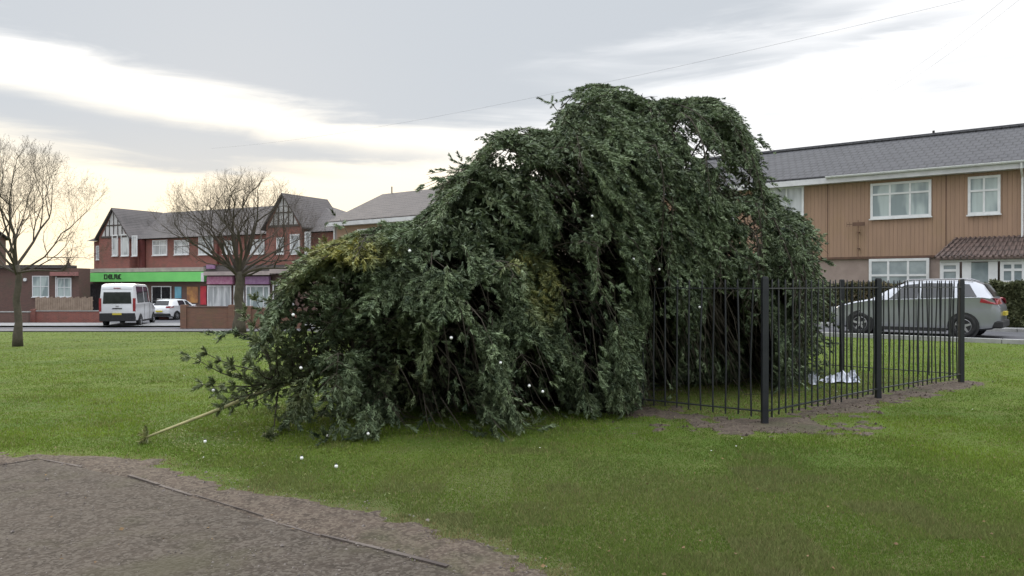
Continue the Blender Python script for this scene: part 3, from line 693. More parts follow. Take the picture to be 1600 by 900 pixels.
# taller dark gable house, far left edge
LH = empty('gable_house', (0, 64, 0), 0, 'dark brown gabled house cut off by the left edge behind the bare tree', 'house')
b = MB(); x0, x1 = lx(-190, 64), lx(15, 71.5); zz = lz(366, 64); b.box(x0, x1, 0, 7, -1.6, zz); b.build('wall', M['brick3'], LH)
roof_slab(LH, ((x0, -.3, zz), (x1 + .3, -.3, zz)), ((x0, 3.5, lz(340, 67)), (x1 + .3, 3.5, lz(340, 67))), M['tile'])
roof_slab(LH, ((x1 + .3, 7.3, zz), (x0, 7.3, zz)), ((x1 + .3, 3.5, lz(340, 67)), (x0, 3.5, lz(340, 67))), M['tile'])
b = MB(); b.face([(x1, 0, zz), (x1, 7, zz), (x1, 3.5, lz(341, 67))]); b.build('gable_wall', M['brick3'], LH)
window(LH, x1 - 1.4, x1 - .5, lz(500, 64), lz(455, 64), -.02, glass='glass_dark', frame='trim')

# walls in front of the shops
def wall_obj(name, px0, px1, y, py_top, label, pil=(), parts=None, m_='brick2', th=.22, coping=True):
    x0, x1 = (px0 - 800) / F * y, (px1 - 800) / F * y; zt = EYE + (HY - py_top) / F * y; g0 = min(hgt(x0, y), hgt(x1, y)) - .15
    o = empty(name, (x0, y, 0), 0, label, 'wall')
    b = MB(); b.box(0, x1 - x0, 0, th, g0, zt - .05); b.build('brickwork', M[m_], o)
    b = MB(); b.box(-.03, x1 - x0 + .03, -.03, th + .03, zt - .048, zt + .02); b.build('coping', M['kerb'] if m_ != 'brick2' else M['brick3'], o)
    for p in pil:
        xc = (p - 800) / F * y - x0; b = MB(); b.box(xc - .17, xc + .17, -.09, th + .09, g0, zt + .10); b.build('pillar', M[m_], o)
    return o, x0, x1, zt
wall_obj('garden_wall', 283, 372, 44.2, 479, 'mossy red brown brick wall left of the middle bare tree', pil=(287, 362))
wall_obj('garden_wall', 384, 470, 44.3, 481, 'brick wall between the middle bare tree and the fallen conifer', pil=(388, 432))
o, x0, x1, zt = wall_obj('garden_wall', 48, 160, 51.6, 485.5, 'long low red brick wall carrying a wooden fence panel', pil=(52,), m_='brick')
fx0, fx1 = (54 - 800) / F * 51.6, (144 - 800) / F * 51.6
fo = empty('fence_panel', (fx0, 51.65, 0), 0, 'pale brown wooden fence standing on the long low brick wall', 'fence')
b = MB(); n = 26; zf0, zf1 = zt + .02, EYE + (HY - 464.5) / F * 51.6
for i in range(n):
    a = (fx1 - fx0) * i / n; b.box(a + .01, a + (fx1 - fx0) / n - .008, 0, .03, zf0, zf1 + .05 * math.sin(i * 2.1))
b.build('boards', M['fencewood'], fo)
b = MB(); b.box(0, fx1 - fx0, .031, .09, zf0 + .12, zf0 + .2); b.box(0, fx1 - fx0, .031, .09, zf1 - .25, zf1 - .17); b.build('rail', M['fencewood'], fo)
wall_obj('brick_pillar', 246, 262, 56.5, 467, 'red brick pier between the white minibus and the parked white hatchback', m_='brick')
wall_obj('garden_wall', -60, 44, 50.7, 487, 'grey brown wall behind the left bare tree trunk', m_='brick3')

# ---------------------------------------------------------------- hedges
def hedge(M0, M1, t0, t1, zt, label, n=26000, tint=(0, .25)):
    o = empty('hedge', row((M0 + M1) / 2, (t0 + t1) / 2), ROW_ROT, label, 'hedge')
    L = (t1 - t0) / 2; W = (M1 - M0) / 2; b = MB(); b.box(-L + .12, L - .12, -W + .12, W - .12, -.3, zt - .12); b.build('core', mat('hedge_core', (.02, .022, .012), (.03, .028, .018), .95, 6), o)
    x = rng.uniform(-L, L, n); face = rng.random(n); y = np.where(face < .6, -W + rng.exponential(.05, n), rng.uniform(-W, W, n)); z = np.where(face < .6, rng.uniform(-.1, zt, n), zt - rng.exponential(.05, n))
    y += .05 * np.sin(x * 3.1) + .04 * np.sin(z * 6 + x * 5) ; z += .04 * np.sin(x * 2.2) + .03 * np.sin(x * 7)
    c_ = np.stack([x, y, z], 1); V = c_[:, None, :] + rng.normal(0, .042, (n, 3, 3))
    tn = np.stack([np.clip(rng.normal(.45, .25, n), 0, 1), np.clip(rng.random(n) * tint[1] + tint[0] + .35 * (np.sin(x * 1.3) > .3), 0, 1) * rng.random(n), np.zeros(n)], 1)
    tri_mesh('leaves', V, tn, M['hedge'], o); return o
hedge(29.2, 29.9, tl(1548, 29.2), tl(1730, 29.2), 1.56, 'clipped green brown hedge to the right of the silver hatchback in front of the porch')
hedge(29.3, 30.0, tl(1130, 29.3), tl(1546, 29.3), 1.5, 'brown clipped hedge behind the railings and the silver hatchback', 34000, (.3, .6))

# ---------------------------------------------------------------- vehicles
def sm(xs_, ys_, x):
    return float(np.interp(x, xs_, ys_))
def car_tree(name, label, cat, loc, heading, L, prof, paint, wheels, wr, rear=True, glass='glass_dark', nst=60, side_wins=(), rear_win=None, front_win=None, van=False, group=None, light_z=(.9, 1.08)):
    """local x: front at +L/2; profile given as distance from the front"""
    o = empty(name, loc, heading, label, cat, group)
    dz, bel, rf, hw_, rw, bot = prof['x'], prof['belt'], prof['roof'], prof['hw'], prof['rw'], prof['bot']
    NR = 17
    def P(s, q, off=0.0, side=1):
        """surface point: s distance from front, q 0..1 belt->roof edge"""
        bz = sm(dz, bel, s); rz = sm(dz, rf, s); h = sm(dz, hw_, s); r_ = sm(dz, rw, s)
        y = h + (min(r_, h) - h) * q; z = bz + (rz - .05 * min(1, (rz - bz) * 2) - bz) * q
        return Vector((L / 2 - s, side * (y + off), z))
    b = MB(); st = sorted(set([i * L / nst for i in range(nst + 1)] + list(dz)))
    for s in st:
        bz, rz, h, r_, bo = (sm(dz, q, s) for q in (bel, rf, hw_, rw, bot)); r_ = min(r_, h); up = rz - bz; e_ = .05 * min(1, up * 2)
        half = [(0, bo), (h * .8, bo), (h * .95, bo + .05), (h * .985, bo + (bz - bo) * .35), (h, bo + (bz - bo) * .62), (h * .985, bz - .02), (h + (r_ - h) * .02, bz), (h + (r_ - h) * .5, bz + (up - e_) * .5), (r_, rz - e_), (r_ * .93, rz - e_ * .35), (r_ * .6, rz + .0), (0, rz + .012)]
        ring = half + [(-y, z) for y, z in reversed(half[1:-1])]
        for y, z in ring: b.v.append((L / 2 - s, y, z))
        NR = len(ring)
    for i in range(len(st) - 1):
        for k in range(NR): b.f.append((i * NR + k, i * NR + (k + 1) % NR, (i + 1) * NR + (k + 1) % NR, (i + 1) * NR + k)); b.mi.append(0)
    b.f.append(tuple(reversed(range(NR)))); b.f.append(tuple((len(st) - 1) * NR + k for k in range(NR))); b.mi += [0, 0]
    body = b.build('body', M[paint], o, smooth=True)
    es = body.modifiers.new('edge', 'EDGE_SPLIT'); es.split_angle = R(38)
    for (s0, s1, s2, s3) in side_wins:     # bottom from s0 to s3, top from s1 to s2
        for side in (-1, 1):
            g_ = MB(); n = 8; q0, q1 = .06, .90
            for i in range(n):
                f0, f1 = i / n, (i + 1) / n
                for j in range(4):
                    qa, qb = q0 + (q1 - q0) * j / 4, q0 + (q1 - q0) * (j + 1) / 4; ja, jb = j / 4, (j + 1) / 4
                    def sp(f, jj): a_ = s0 + (s1 - s0) * jj; c_ = s3 + (s2 - s3) * jj; return a_ + (c_ - a_) * f
                    g_.face([P(sp(f0, ja), qa, .008, side), P(sp(f1, ja), qa, .008, side), P(sp(f1, jb), qb, .008, side), P(sp(f0, jb), qb, .008, side)])
            g_.build('side_window', M[glass], o)
    def cross(nm, sa, sb, wf, m_, za=None):
        g_ = MB(); n = 8
        for i in range(n):
            for k in range(6):
                f0, f1 = i / n, (i + 1) / n; pts_ = []
                for (f, kk) in ((f0, k), (f0, k + 1), (f1, k + 1), (f1, k)):
                    s = sa + (sb - sa) * f; rz = sm(dz, rf, s); w_ = min(sm(dz, rw, s), sm(dz, hw_, s)) * wf; yy = w_ * (kk / 3 - 1)
                    pts_.append((L / 2 - s + (.012 if sa < L / 2 else -.012), yy, rz + .014 - .006 * abs(kk / 3 - 1)))
                g_.face(pts_)
        return g_.build(nm, M[m_], o)
    if front_win: cross('windscreen', *front_win, .90, glass)
    if rear_win: cross('rear_window', *rear_win, .86, glass)
    for s in wheels:
        for side in (-1, 1):
            h = sm(dz, hw_, s); x = L / 2 - s
            a = MB(); a.lathe([(0, 0), (wr + .06, 0), (wr + .055, side * .014)], (x, side * (h - .015), wr), 'y', 24)
            a.lathe([(wr + .055, side * .014), (0, side * .014)], (x, side * (h - .015), wr), 'y', 24); a.build('wheel_arch', M['trim'], o)
            wv = empty('wheel', (x, side * (h - .09), wr)); wv.parent = o
            t_ = MB(); t_.lathe([(wr * .66, -.1), (wr * .95, -.1), (wr, -.06), (wr, .06), (wr * .95, .115), (wr * .66, .12), (wr * .62, .08)] if side > 0 else [(wr * .66, .1), (wr * .95, .1), (wr, .06), (wr, -.06), (wr * .95, -.115), (wr * .66, -.12), (wr * .62, -.08)], (0, 0, 0), 'y', 24); t_.build('tyre', M['rubber'], wv, smooth=True)
            r_ = MB(); r_.lathe([(wr * .64, side * .10), (wr * .58, side * .112), (wr * .56, side * .06)], (0, 0, 0), 'y', 20)
            r_.lathe([(0, side * .115), (wr * .16, side * .11), (wr * .18, side * .05)], (0, 0, 0), 'y', 12)
            for q in range(5):
                t = q * 2 * math.pi / 5 + .3; d = Vector((math.cos(t), 0, math.sin(t))); n_ = Vector((-d.z, 0, d.x)) * wr * .11
                p0, p1 = d * wr * .1, d * wr * .6; yy = Vector((0, side * .105, 0)); r_.face([p0 - n_ + yy, p1 - n_ * .7 + yy, p1 + n_ * .7 + yy, p0 + n_ + yy])
            r_.build('rim', M['rim'], wv)
    # bumpers, lights, sills, mirrors, plates
    lz0, lz1 = light_z
    for side in (-1, 1):
        h = sm(dz, hw_, L - .12); g_ = MB()
        if van: g_.box(-L / 2 - .012, -L / 2 + .10, side * h * .93 - .07, side * h * .93 + .07, lz0, lz1)
        else:
            pts_ = []
            for j in range(5):
                for (ss, zz_) in ((L - .42 + .0 * j, 0), ): pass
            x0 = -L / 2 + .46; b_ = [(x0, side * (sm(dz, hw_, L - .46) + .006), lz0 + .06), (x0 - .02, side * (sm(dz, hw_, L - .46) + .004), lz1 - .02), (-L / 2 + .13, side * (h - .005), lz1), (-L / 2 + .035, side * (h - .10), lz1 - .03), (-L / 2 + .0, side * (h - .22), lz0 + .04), (-L / 2 + .07, side * (h + .006), lz0)]
            g_.face(b_)
            g_.face([(-L / 2 + .07, side * (h + .006), lz0), (-L / 2 + .13, side * (h + .008), lz1), (-L / 2 + .02, side * h * .66, lz1 - .02), (-L / 2 - .012, side * h * .62, lz0 + .02)])
        g_.build('tail_light', M['red'], o)
        g_ = MB(); hf = sm(dz, hw_, .12); zf = sm(dz, rf, .3); g_.box(L / 2 - .32, L / 2 - .02, side * hf * .80 - .10, side * hf * .80 + .12, zf - .22, zf - .06); g_.build('headlight', M['glass_white'], o)
        sm_x = prof['mirror']; g_ = MB(); pm__ = P(sm_x, .12, 0, side); s_ = (.13, .2) if van else (.10, .12)
        g_.box(pm__.x - .05, pm__.x + .07, pm__.y + (.02 if side > 0 else -.24), pm__.y + (.24 if side > 0 else -.02), pm__.z - .0, pm__.z + s_[1]); g_.build('mirror', M['trim'] if van else M[paint], o, bevel=.03)
        g_ = MB(); g_.box(-L / 2 + wheels[0] * 0 + (L - wheels[1]) + wr + .08, L / 2 - wheels[0] - wr - .08, side * (sm(dz, hw_, L / 2) * .97) - .02, side * (sm(dz, hw_, L / 2) * .97) + .02, sm(dz, bot, L / 2) - .03, sm(dz, bot, L / 2) + .07); g_.build('sill', M['trim'], o)
        for xd in prof.get('doors', ()):
            g_ = MB(); pt0, pt1 = P(xd, 0, .004, side), None; bo = sm(dz, bot, xd); g_.box(L / 2 - xd - .006, L / 2 - xd + .006, pt0.y - .006, pt0.y + .004, bo + .10, pt0.z - .03); g_.build('door_gap', M['trim'], o)
    hb = sm(dz, hw_, L - .1); zb = sm(dz, bot, L - .05)
    g_ = MB(); g_.box(-L / 2 - .06, -L / 2 + .25, -hb * .98, hb * .98, zb - (.10 if van else .04), zb + (.40 if van else .16)); g_.build('rear_bumper', M['trim'], o, bevel=.04)
    g_ = MB(); g_.box(L / 2 - .2, L / 2 + .04, -hb * .9, hb * .9, zb - .04, zb + .18); g_.build('front_bumper', M['trim'], o, bevel=.04)
    zp = prof['plate']; g_ = MB(); g_.box(-L / 2 - .075, -L / 2 - .0, -.26, .26, zp, zp + .11); g_.build('number_plate', M['plate'], o)
    return o, P
hatch = dict(x=[0, .06, .25, .7, 1.15, 1.55, 2.05, 2.6, 3.3, 3.75, 3.95, 4.14, 4.25, 4.35],
    belt=[.56, .68, .80, .92, 1.00, 1.02, 1.04, 1.06, 1.09, 1.11, 1.11, 1.08, .98, .82],
    roof=[.58, .70, .84, .96, 1.05, 1.30, 1.545, 1.60, 1.585, 1.54, 1.46, 1.18, 1.0, .84],
    hw=[.62, .74, .83, .87, .885, .89, .895, .895, .89, .88, .87, .85, .82, .76],
    rw=[.60, .72, .80, .84, .80, .70, .64, .635, .63, .62, .62, .70, .78, .74],
    bot=[.30, .22, .20, .19, .19, .19, .19, .19, .19, .20, .22, .25, .30, .36], mirror=1.45, doors=(1.25, 2.35, 3.25), plate=.62)
cx = row(0, 0)
px_c, Dc = 1431, 22.4; cX = (px_c - 800) / F * Dc
head = math.atan2(-E.y, -E.x)
car, Pf = car_tree('parked_car', 'silver hatchback parked on the road behind the black railings', 'car', (cX, Dc, hgt(cX, Dc) + .03), head, 4.35, hatch, 'silver', (.86, 3.50), .325,
    side_wins=((1.62, 1.98, 2.38, 2.38), (2.46, 2.46, 3.22, 3.27), (3.36, 3.32, 3.62, 3.82)), rear_win=(3.90, 4.17), front_win=(1.25, 1.98), light_z=(.92, 1.10))
for side in (-1, 1):   # roof rails
    g_ = MB(); g_.tube([(4.35 / 2 - 1.95, side * .60, 1.545), (4.35 / 2 - 2.1, side * .60, 1.60), (4.35 / 2 - 3.5, side * .60, 1.62), (4.35 / 2 - 3.7, side * .60, 1.55)], .016, 6); g_.build('roof_rail', M['rim'], car)
def small_car(px, D, heading, label, paint='vanwhite', z=0):
    x = (px - 800) / F * D
    return car_tree('parked_car', label, 'car', (x, D, hgt(x, D) + .05), heading, 4.1, {**hatch, 'x': [q * 4.1 / 4.35 for q in hatch['x']], 'roof': [q * .94 for q in hatch['roof']], 'belt': [q * .93 for q in hatch['belt']], 'plate': .58, 'doors': (1.2, 2.2)}, paint, (.8, 3.3), .31,
        side_wins=((1.5, 1.85, 2.2, 2.2), (2.3, 2.3, 3.0, 3.1)), rear_win=(3.68, 3.93), front_win=(1.18, 1.85), light_z=(.86, 1.02), nst=24)[0]
small_car(277, 57.5, R(78), 'small white hatchback seen from behind outside the green fronted shop')
vanp = dict(x=[0, .08, .35, .95, 1.25, 1.6, 2.0, 2.5, 4.9, 5.35, 5.47, 5.5],
    belt=[.70, .88, 1.02, 1.18, 1.28, 1.34, 1.36, 1.38, 1.38, 1.38, 1.38, 1.38],
    roof=[.72, .90, 1.08, 1.26, 1.50, 2.00, 2.38, 2.60, 2.64, 2.58, 2.50, 2.44],
    hw=[.78, .88, .95, .99, 1.0, 1.01, 1.02, 1.03, 1.03, 1.02, 1.00, .98],
    rw=[.74, .84, .90, .92, .90, .88, .89, .90, .90, .89, .88, .87],
    bot=[.42, .34, .32, .30, .30, .30, .30, .30, .34, .40, .46, .50], mirror=1.35, doors=(1.15, 2.1, 3.4), plate=.74)
vx, vy = (183 - 800) / F * 46.4, 46.4; psi = R(12)
vh = R(90) + psi; vc = Vector((vx, vy, 0)) + Vector((math.cos(vh), math.sin(vh), 0)) * 2.75
van, Pv = car_tree('minibus', 'white high roof minibus seen from behind on the far road', 'minibus', (vc.x, vc.y, hgt(vc.x, vc.y) + .05), vh, 5.5, vanp, 'vanwhite', (.95, 4.3), .36,
    side_wins=((1.45, 1.75, 2.05, 2.05), (2.25, 2.25, 3.35, 3.35), (3.5, 3.5, 5.0, 5.0)), van=True, light_z=(.95, 1.75), front_win=(1.0, 1.95))
def rearplate(nm, y0, y1, z0, z1, m_, off=.02, w0=None):
    g_ = MB(); n = 6
    g_.v = []
    for (y, z) in ((y0, z0), (y1, z0), (y1 * .94, z1), (y0 * .94, z1)): g_.v.append((-2.75 - off, y, z))
    for (y, z) in ((y0, z0), (y1, z0), (y1 * .94, z1), (y0 * .94, z1)): g_.v.append((-2.75 + .02, y, z))
    g_.f = [(3, 2, 1, 0), (4, 5, 6, 7), (0, 1, 5, 4), (1, 2, 6, 5), (2, 3, 7, 6), (3, 0, 4, 7)]; g_.mi = [0] * 6; return g_.build(nm, m_, van, bevel=.012)
rearplate('rear_window', -.80, .80, 1.42, 2.12, M['glass_dark'])
rearplate('tailgate_gap', -.86, .86, .80, .815, M['trim'], .012); rearplate('tailgate_gap', -.84, .84, 2.30, 2.312, M['trim'], .012)
rearplate('tailgate_handle', -.28, .28, 1.10, 1.16, M['trim'], .035); rearplate('emblem', -.09, .09, 1.23, 1.31, M['rim'], .03)
rearplate('brake_light', -.2, .2, 2.34, 2.38, M['red'], .03)

# ---------------------------------------------------------------- bare trees
def bare_tree(x, y, H, fork, spread, seed, label, trunk_r, n1=6, lean=0.0):
    rr = random.Random(seed); z0 = hgt(x, y)
    o = empty('bare_tree', (x, y, z0), 0, label, 'tree')
    t = MB(); pts_ = [Vector((0, 0, -.1))]; rad = [trunk_r * 1.55]
    for i in range(1, 8):
        f = i / 7; pts_.append(Vector((lean * f + .04 * math.sin(i * 1.7 + seed), .03 * math.cos(i * 2.1), fork * f))); rad.append(trunk_r * (1.12 - .30 * f + (.25 if i == 1 else 0)))
    t.tube(pts_, rad, 10); t.build('trunk', M['bark'], o, smooth=True)
    c_ = MB(); top = pts_[-1]; cen = Vector((lean, 0, fork + (H - fork) * .42))
    def grow(p, d, L, r, dep):
        n = 4 if dep < 3 else 3; seg = [p]; rs = [r]; q = p.copy(); dd = d.copy()
        for i in range(n):
            wv = .16 if dep < 3 else .28
            dd = (dd + Vector((rr.gauss(0, wv), rr.gauss(0, wv), rr.gauss(0, wv) + (.10 if dep > 0 else .05)))).normalized()
            q = q + dd * L / n; seg.append(q.copy()); rs.append(r * (1 - .55 * (i + 1) / n))
        c_.tube(seg, rs, 6 if dep < 2 else (4 if dep < 4 else 3), cap=False)
        if dep >= 5: return
        kids = (4, 4, 4, 4, 3)[dep]
        for k in range(kids):
            i = n if k < 2 else rr.randint(1, n - 1); st_ = seg[i]; rc = max(rs[i], .003) * (.8 if i == n else .65)
            ax = (seg[i] - seg[i - 1]).normalized(); o_ = ax.orthogonal().normalized(); th = rr.uniform(0, 6.28)
            side = (o_ * math.cos(th) + ax.cross(o_) * math.sin(th)); an = rr.uniform(.35, .85)
            nd = (ax * math.cos(an) + side * math.sin(an)); nd.z += .12 ; nd.normalize()
            LL = L * rr.uniform(.58, .82); e_ = st_ + nd * LL - cen
            q_ = (e_.x / spread) ** 2 + (e_.y / spread) ** 2 + (e_.z / ((H - fork) * .58)) ** 2
            if q_ > 1: LL *= max(.25, 1 / q_)
            grow(st_, nd, LL, rc, dep + 1)
    for k in range(n1):
        th = k * 2.4 + rr.uniform(-.3, .3) + seed; an = (.25 + .85 * (k / (n1 - 1))) if n1 > 1 else .3
        d = Vector((math.cos(th) * math.sin(an), math.sin(th) * math.sin(an), math.cos(an)))
        grow(top - Vector((0, 0, .35 * (k / n1))), d, (H - fork) * (.50 + .1 * rr.random()), trunk_r * (.50 - .03 * k), 0)
    for s_ in (-1, 1): grow(top - Vector((0, 0, .25)), Vector((s_ * .95, -.1, .42)).normalized(), (H - fork) * .55, trunk_r * .38, 0)
    c_.build('crown', M['twig'], o)
    return o
bare_tree(-15.45, 24.0, 6.0, 2.55, 2.3, 11, 'bare leafless tree at the left edge of the lawn', .105, n1=9)
bare_tree(-13.35, 37.6, 7.4, 3.0, 3.5, 23, 'bare leafless tree with wide low crown in front of the shops', .235, n1=10)
bare_tree(-23.5, 88, 12.0, 4.0, 2.6, 41, 'faint thin bare tree beyond the shop roofs', .16, n1=5)

# ---------------------------------------------------------------- railing round the tree
FH = 1.555
fence = empty('metal_fence', P0, 0, 'black metal railings standing in a square around the foot of the fallen tree', 'railings')
def post(p, h=FH + .012, r=.033, tilt=0):
    b = MB(); q = Vector(p) - P0; g0 = -.25
    b.box(q.x - r, q.x + r, q.y - r, q.y + r, g0, h); b.box(q.x - r + .006, q.x + r - .006, q.y - r + .006, q.y + r - .006, h, h + .012)
    b.build('post', M['black'], fence, bevel=.004)
def panel(a, b_, sag=0.0):
    a = Vector(a) - P0; b_ = Vector(b_) - P0; d = b_ - a; L = d.length; d.normalize(); n = max(2, int(round((L - .1) / .138)))
    m_ = MB(); rr = random.Random(int(L * 1000 + a.x * 77))
    for i in range(1, n):
        q = a + d * (L * i / n); j = rr.gauss(0, .008); j2 = rr.gauss(0, .006)
        m_.tube([(q.x, q.y, .06 + .03 * rr.random()), (q.x + j2, q.y + j, .6), (q.x + j, q.y + j2, FH - .04), (q.x + j, q.y + j2, FH)], [.0095, .0095, .0095, .005], 6)
    p = m_.build('panel', M['black'], fence)
    nrm = Vector((-d.y, d.x, 0))
    for zz in (.14, FH - .10):
        r_ = MB(); h_ = .006; w_ = .018; A1, B1 = a + d * .04, b_ - d * .04; vv = [A1 - nrm * w_, B1 - nrm * w_, B1 + nrm * w_, A1 + nrm * w_]
        r_.v = [(v.x, v.y, zz - h_) for v in vv] + [(v.x, v.y, zz + h_) for v in vv]; r_.f = [(0, 3, 2, 1), (4, 5, 6, 7), (0, 1, 5, 4), (1, 2, 6, 5), (2, 3, 7, 6), (3, 0, 4, 7)]; r_.mi = [0] * 6; r_.build('rail', M['black'], p)
ring = [P0, P1, P2, PR, PR2, mid_back, PL2, PL]
for i, p in enumerate(ring):
    post(p); panel(p, ring[(i + 1) % len(ring)])

# ---------------------------------------------------------------- fallen conifer
top_l = [(300, 600), (345, 560), (372, 512), (400, 490), (430, 466), (455, 430), (475, 402), (500, 384), (530, 368), (560, 358), (600, 347), (640, 338), (680, 318), (698, 290), (712, 262), (728, 250), (745, 262), (753, 232), (770, 212), (795, 196), (830, 190), (858, 196), (876, 185), (886, 158), (900, 134), (940, 123), (978, 130), (1000, 148), (1022, 158), (1050, 145), (1100, 146), (1128, 158), (1160, 196), (1180, 242), (1195, 290), (1212, 314), (1250, 330), (1264, 372), (1273, 430), (1276, 600)]
bot_l = [(300, 600), (350, 640), (375, 655), (400, 680), (470, 700), (520, 700), (600, 698), (680, 704), (730, 708), (780, 698), (830, 680), (900, 662), (950, 645), (1000, 635), (1060, 628), (1120, 615), (1180, 606), (1225, 606), (1245, 560), (1265, 490), (1276, 430)]
TX, TY = np.array(top_l, float).T; BX, BY = np.array(bot_l, float).T
AX = Vector((.807, .59, 0)).normalized(); AN = Vector((-AX.y, AX.x, 0)); TIP = Vector((-3.44, 7.2, 0))
tr_s = [0, .6, 1.1, 1.6, 2.4, 3.5, 5.0, 6.4, 7.6, 8.5, 9.0]
tr_z = [.06, .24, .40, .52, .74, 1.05, 1.45, 1.70, 1.45, .65, .02]
def axis(s):
    p = TIP + AX * s; p.z = float(np.interp(s, tr_s, tr_z)); return p
W_s = [0, .8, 1.5, 2.3, 3.2, 5, 6.5, 8, 9.5, 10.5]; W_v = [.35, .75, 1.2, 1.75, 1.95, 1.8, 1.75, 1.7, 1.35, .9]
def proj(p): return 800 + F * p[0] / p[1], HY - F * (p[2] - EYE) / p[1]
def inside(p, slack=1.0):
    r = Vector((p[0] - TIP.x, p[1] - TIP.y, 0)); s = r.dot(AX); n = r.dot(AN)
    wv = float(np.interp(s, W_s, W_v)); q = abs(n) / wv
    if q > 1.0 or p[2] < .03: return False
    px, py = proj(p)
    if px < 345 or px > 1276: return False
    T = float(np.interp(px, TX, TY)); B = float(np.interp(px, BX, BY)); T = T + (1 - (1 - q ** 3) ** (1 / 3)) * (B - T) * (.5 if n > 0 else .38)
    return T + 2 < py < B + 4
voids = [(1066, 204, 17, 17), (1084, 222, 12, 14), (1092, 238, 16, 12), (1112, 250, 16, 14), (1076, 262, 9, 12), (1040, 312, 9, 11), (1050, 330, 8, 10), (1160, 345, 22, 12), (1180, 375, 14, 24), (1150, 380, 12, 14), (1140, 400, 10, 9), (1196, 330, 7, 18), (990, 405, 5, 5), (888, 158, 10, 5), (905, 162, 9, 5)]
darks = [(965, 480, 10, 30), (900, 330, 26, 40), (940, 500, 14, 50), (705, 640, 44, 46), (850, 640, 34, 24), (880, 400, 16, 40), (895, 300, 34, 44), (900, 470, 22, 70), (715, 590, 38, 80), (835, 610, 34, 60), (700, 415, 36, 12), (1030, 560, 24, 60), (790, 250, 32, 16), (850, 275, 26, 12), (1150, 290, 30, 26), (640, 620, 20, 50), (955, 420, 18, 60), (1030, 450, 16, 60), (760, 480, 26, 36), (1130, 500, 26, 60), (1190, 560, 24, 50), (925, 555, 16, 60)]
HX, HYY = np.array([(985, 700), (1000, 640), (1012, 575), (1026, 515), (1050, 490), (1065, 505), (1090, 515), (1110, 480), (1150, 462), (1185, 470), (1205, 520), (1215, 700)], float).T
def hollow(p, s=None):
    px, py = proj(p)
    if px < 985 or px > 1215: return False
    n = (Vector((p[0] - TIP.x, p[1] - TIP.y, 0))).dot(AN)
    return n < -.45 and py > float(np.interp(px, HX, HYY))
def in_list(px, py, L_, k=1.0):
    for a, b_, c_, d in L_:
        if ((px - a) / c_) ** 2 + ((py - b_) / d) ** 2 < k: return True
    return False
LT = random.Random(99)
limbs = MB(); so, sdv, sl, stn = [], [], [], []         # spray origins, directions, lengths, tints
yel = [(545, 392, 70, 24, .8), (850, 450, 34, 52, .5), (812, 402, 32, 16, .55), (640, 560, 60, 80, .15), (480, 430, 60, 30, .25), (400, 600, 90, 60, .22)]
def tint_at(p, bias=0):
    px, py = proj(p); y = 0
    for a, b_, c_, d, wv in yel:
        q = ((px - a) / c_) ** 2 + ((py - b_) / d) ** 2
        if q < 1.6: y = max(y, wv * (1.6 - q) / 1.2)
    y = min(1, y * LT.uniform(.3, 1.1)) if y else (LT.random() * .10)
    return (min(1, max(0, LT.gauss(.45, .27) + bias)), y, 0)
def add_spray(p, d, l, bias=0, force=False):
    q = p + d * l; px, py = proj(q)
    if in_list(px, py, voids, 1.1) and LT.random() < .95: return
    if hollow(q) and LT.random() < .96: return
    if force and not inside(q): return
    if in_list(px, py, darks, 1.25) and (q - TIP).dot(AN) < .55 and LT.random() < .955: return
    if not force and not inside(q): 
        if LT.random() < .86: return
    if q.z < .02: return
    so.append(tuple(p)); sdv.append(tuple(d)); sl.append(l); stn.append(tint_at(p, bias))
def branchlet(p, d, L, hang, bias, r=.006):
    """a hanging side shoot: chain of sprays"""
    seg = [p.copy()]; q = p.copy(); n = max(2, int(L / .075)); dd = d.copy(); st_ = L / n
    for i in range(n):
        dd = (dd + hang * .22 + Vector((LT.gauss(0, .06), LT.gauss(0, .06), LT.gauss(0, .05)))).normalized()
        q = q + dd * st_
        if q.z < .03: q.z = .03; dd.z = max(dd.z, 0); dd.normalize() if dd.length > 0 else None
        seg.append(q.copy())
        taper = 1 - .5 * i / n
        sd_ = dd.orthogonal().normalized(); th = LT.uniform(0, 3.14); a = sd_ * math.cos(th) + dd.cross(sd_) * math.sin(th)
        for s_ in (-1, 1):
            v = (dd * .85 + a * s_ * .75 + Vector((0, 0, -.12))).normalized(); add_spray(q, v, LT.uniform(.07, .125) * taper, bias)
    add_spray(q, dd, .10, bias, True)
    limbs.tube([seg[0], seg[len(seg) // 2], seg[-1]], [r, r * .7, r * .3], 3, cap=False)
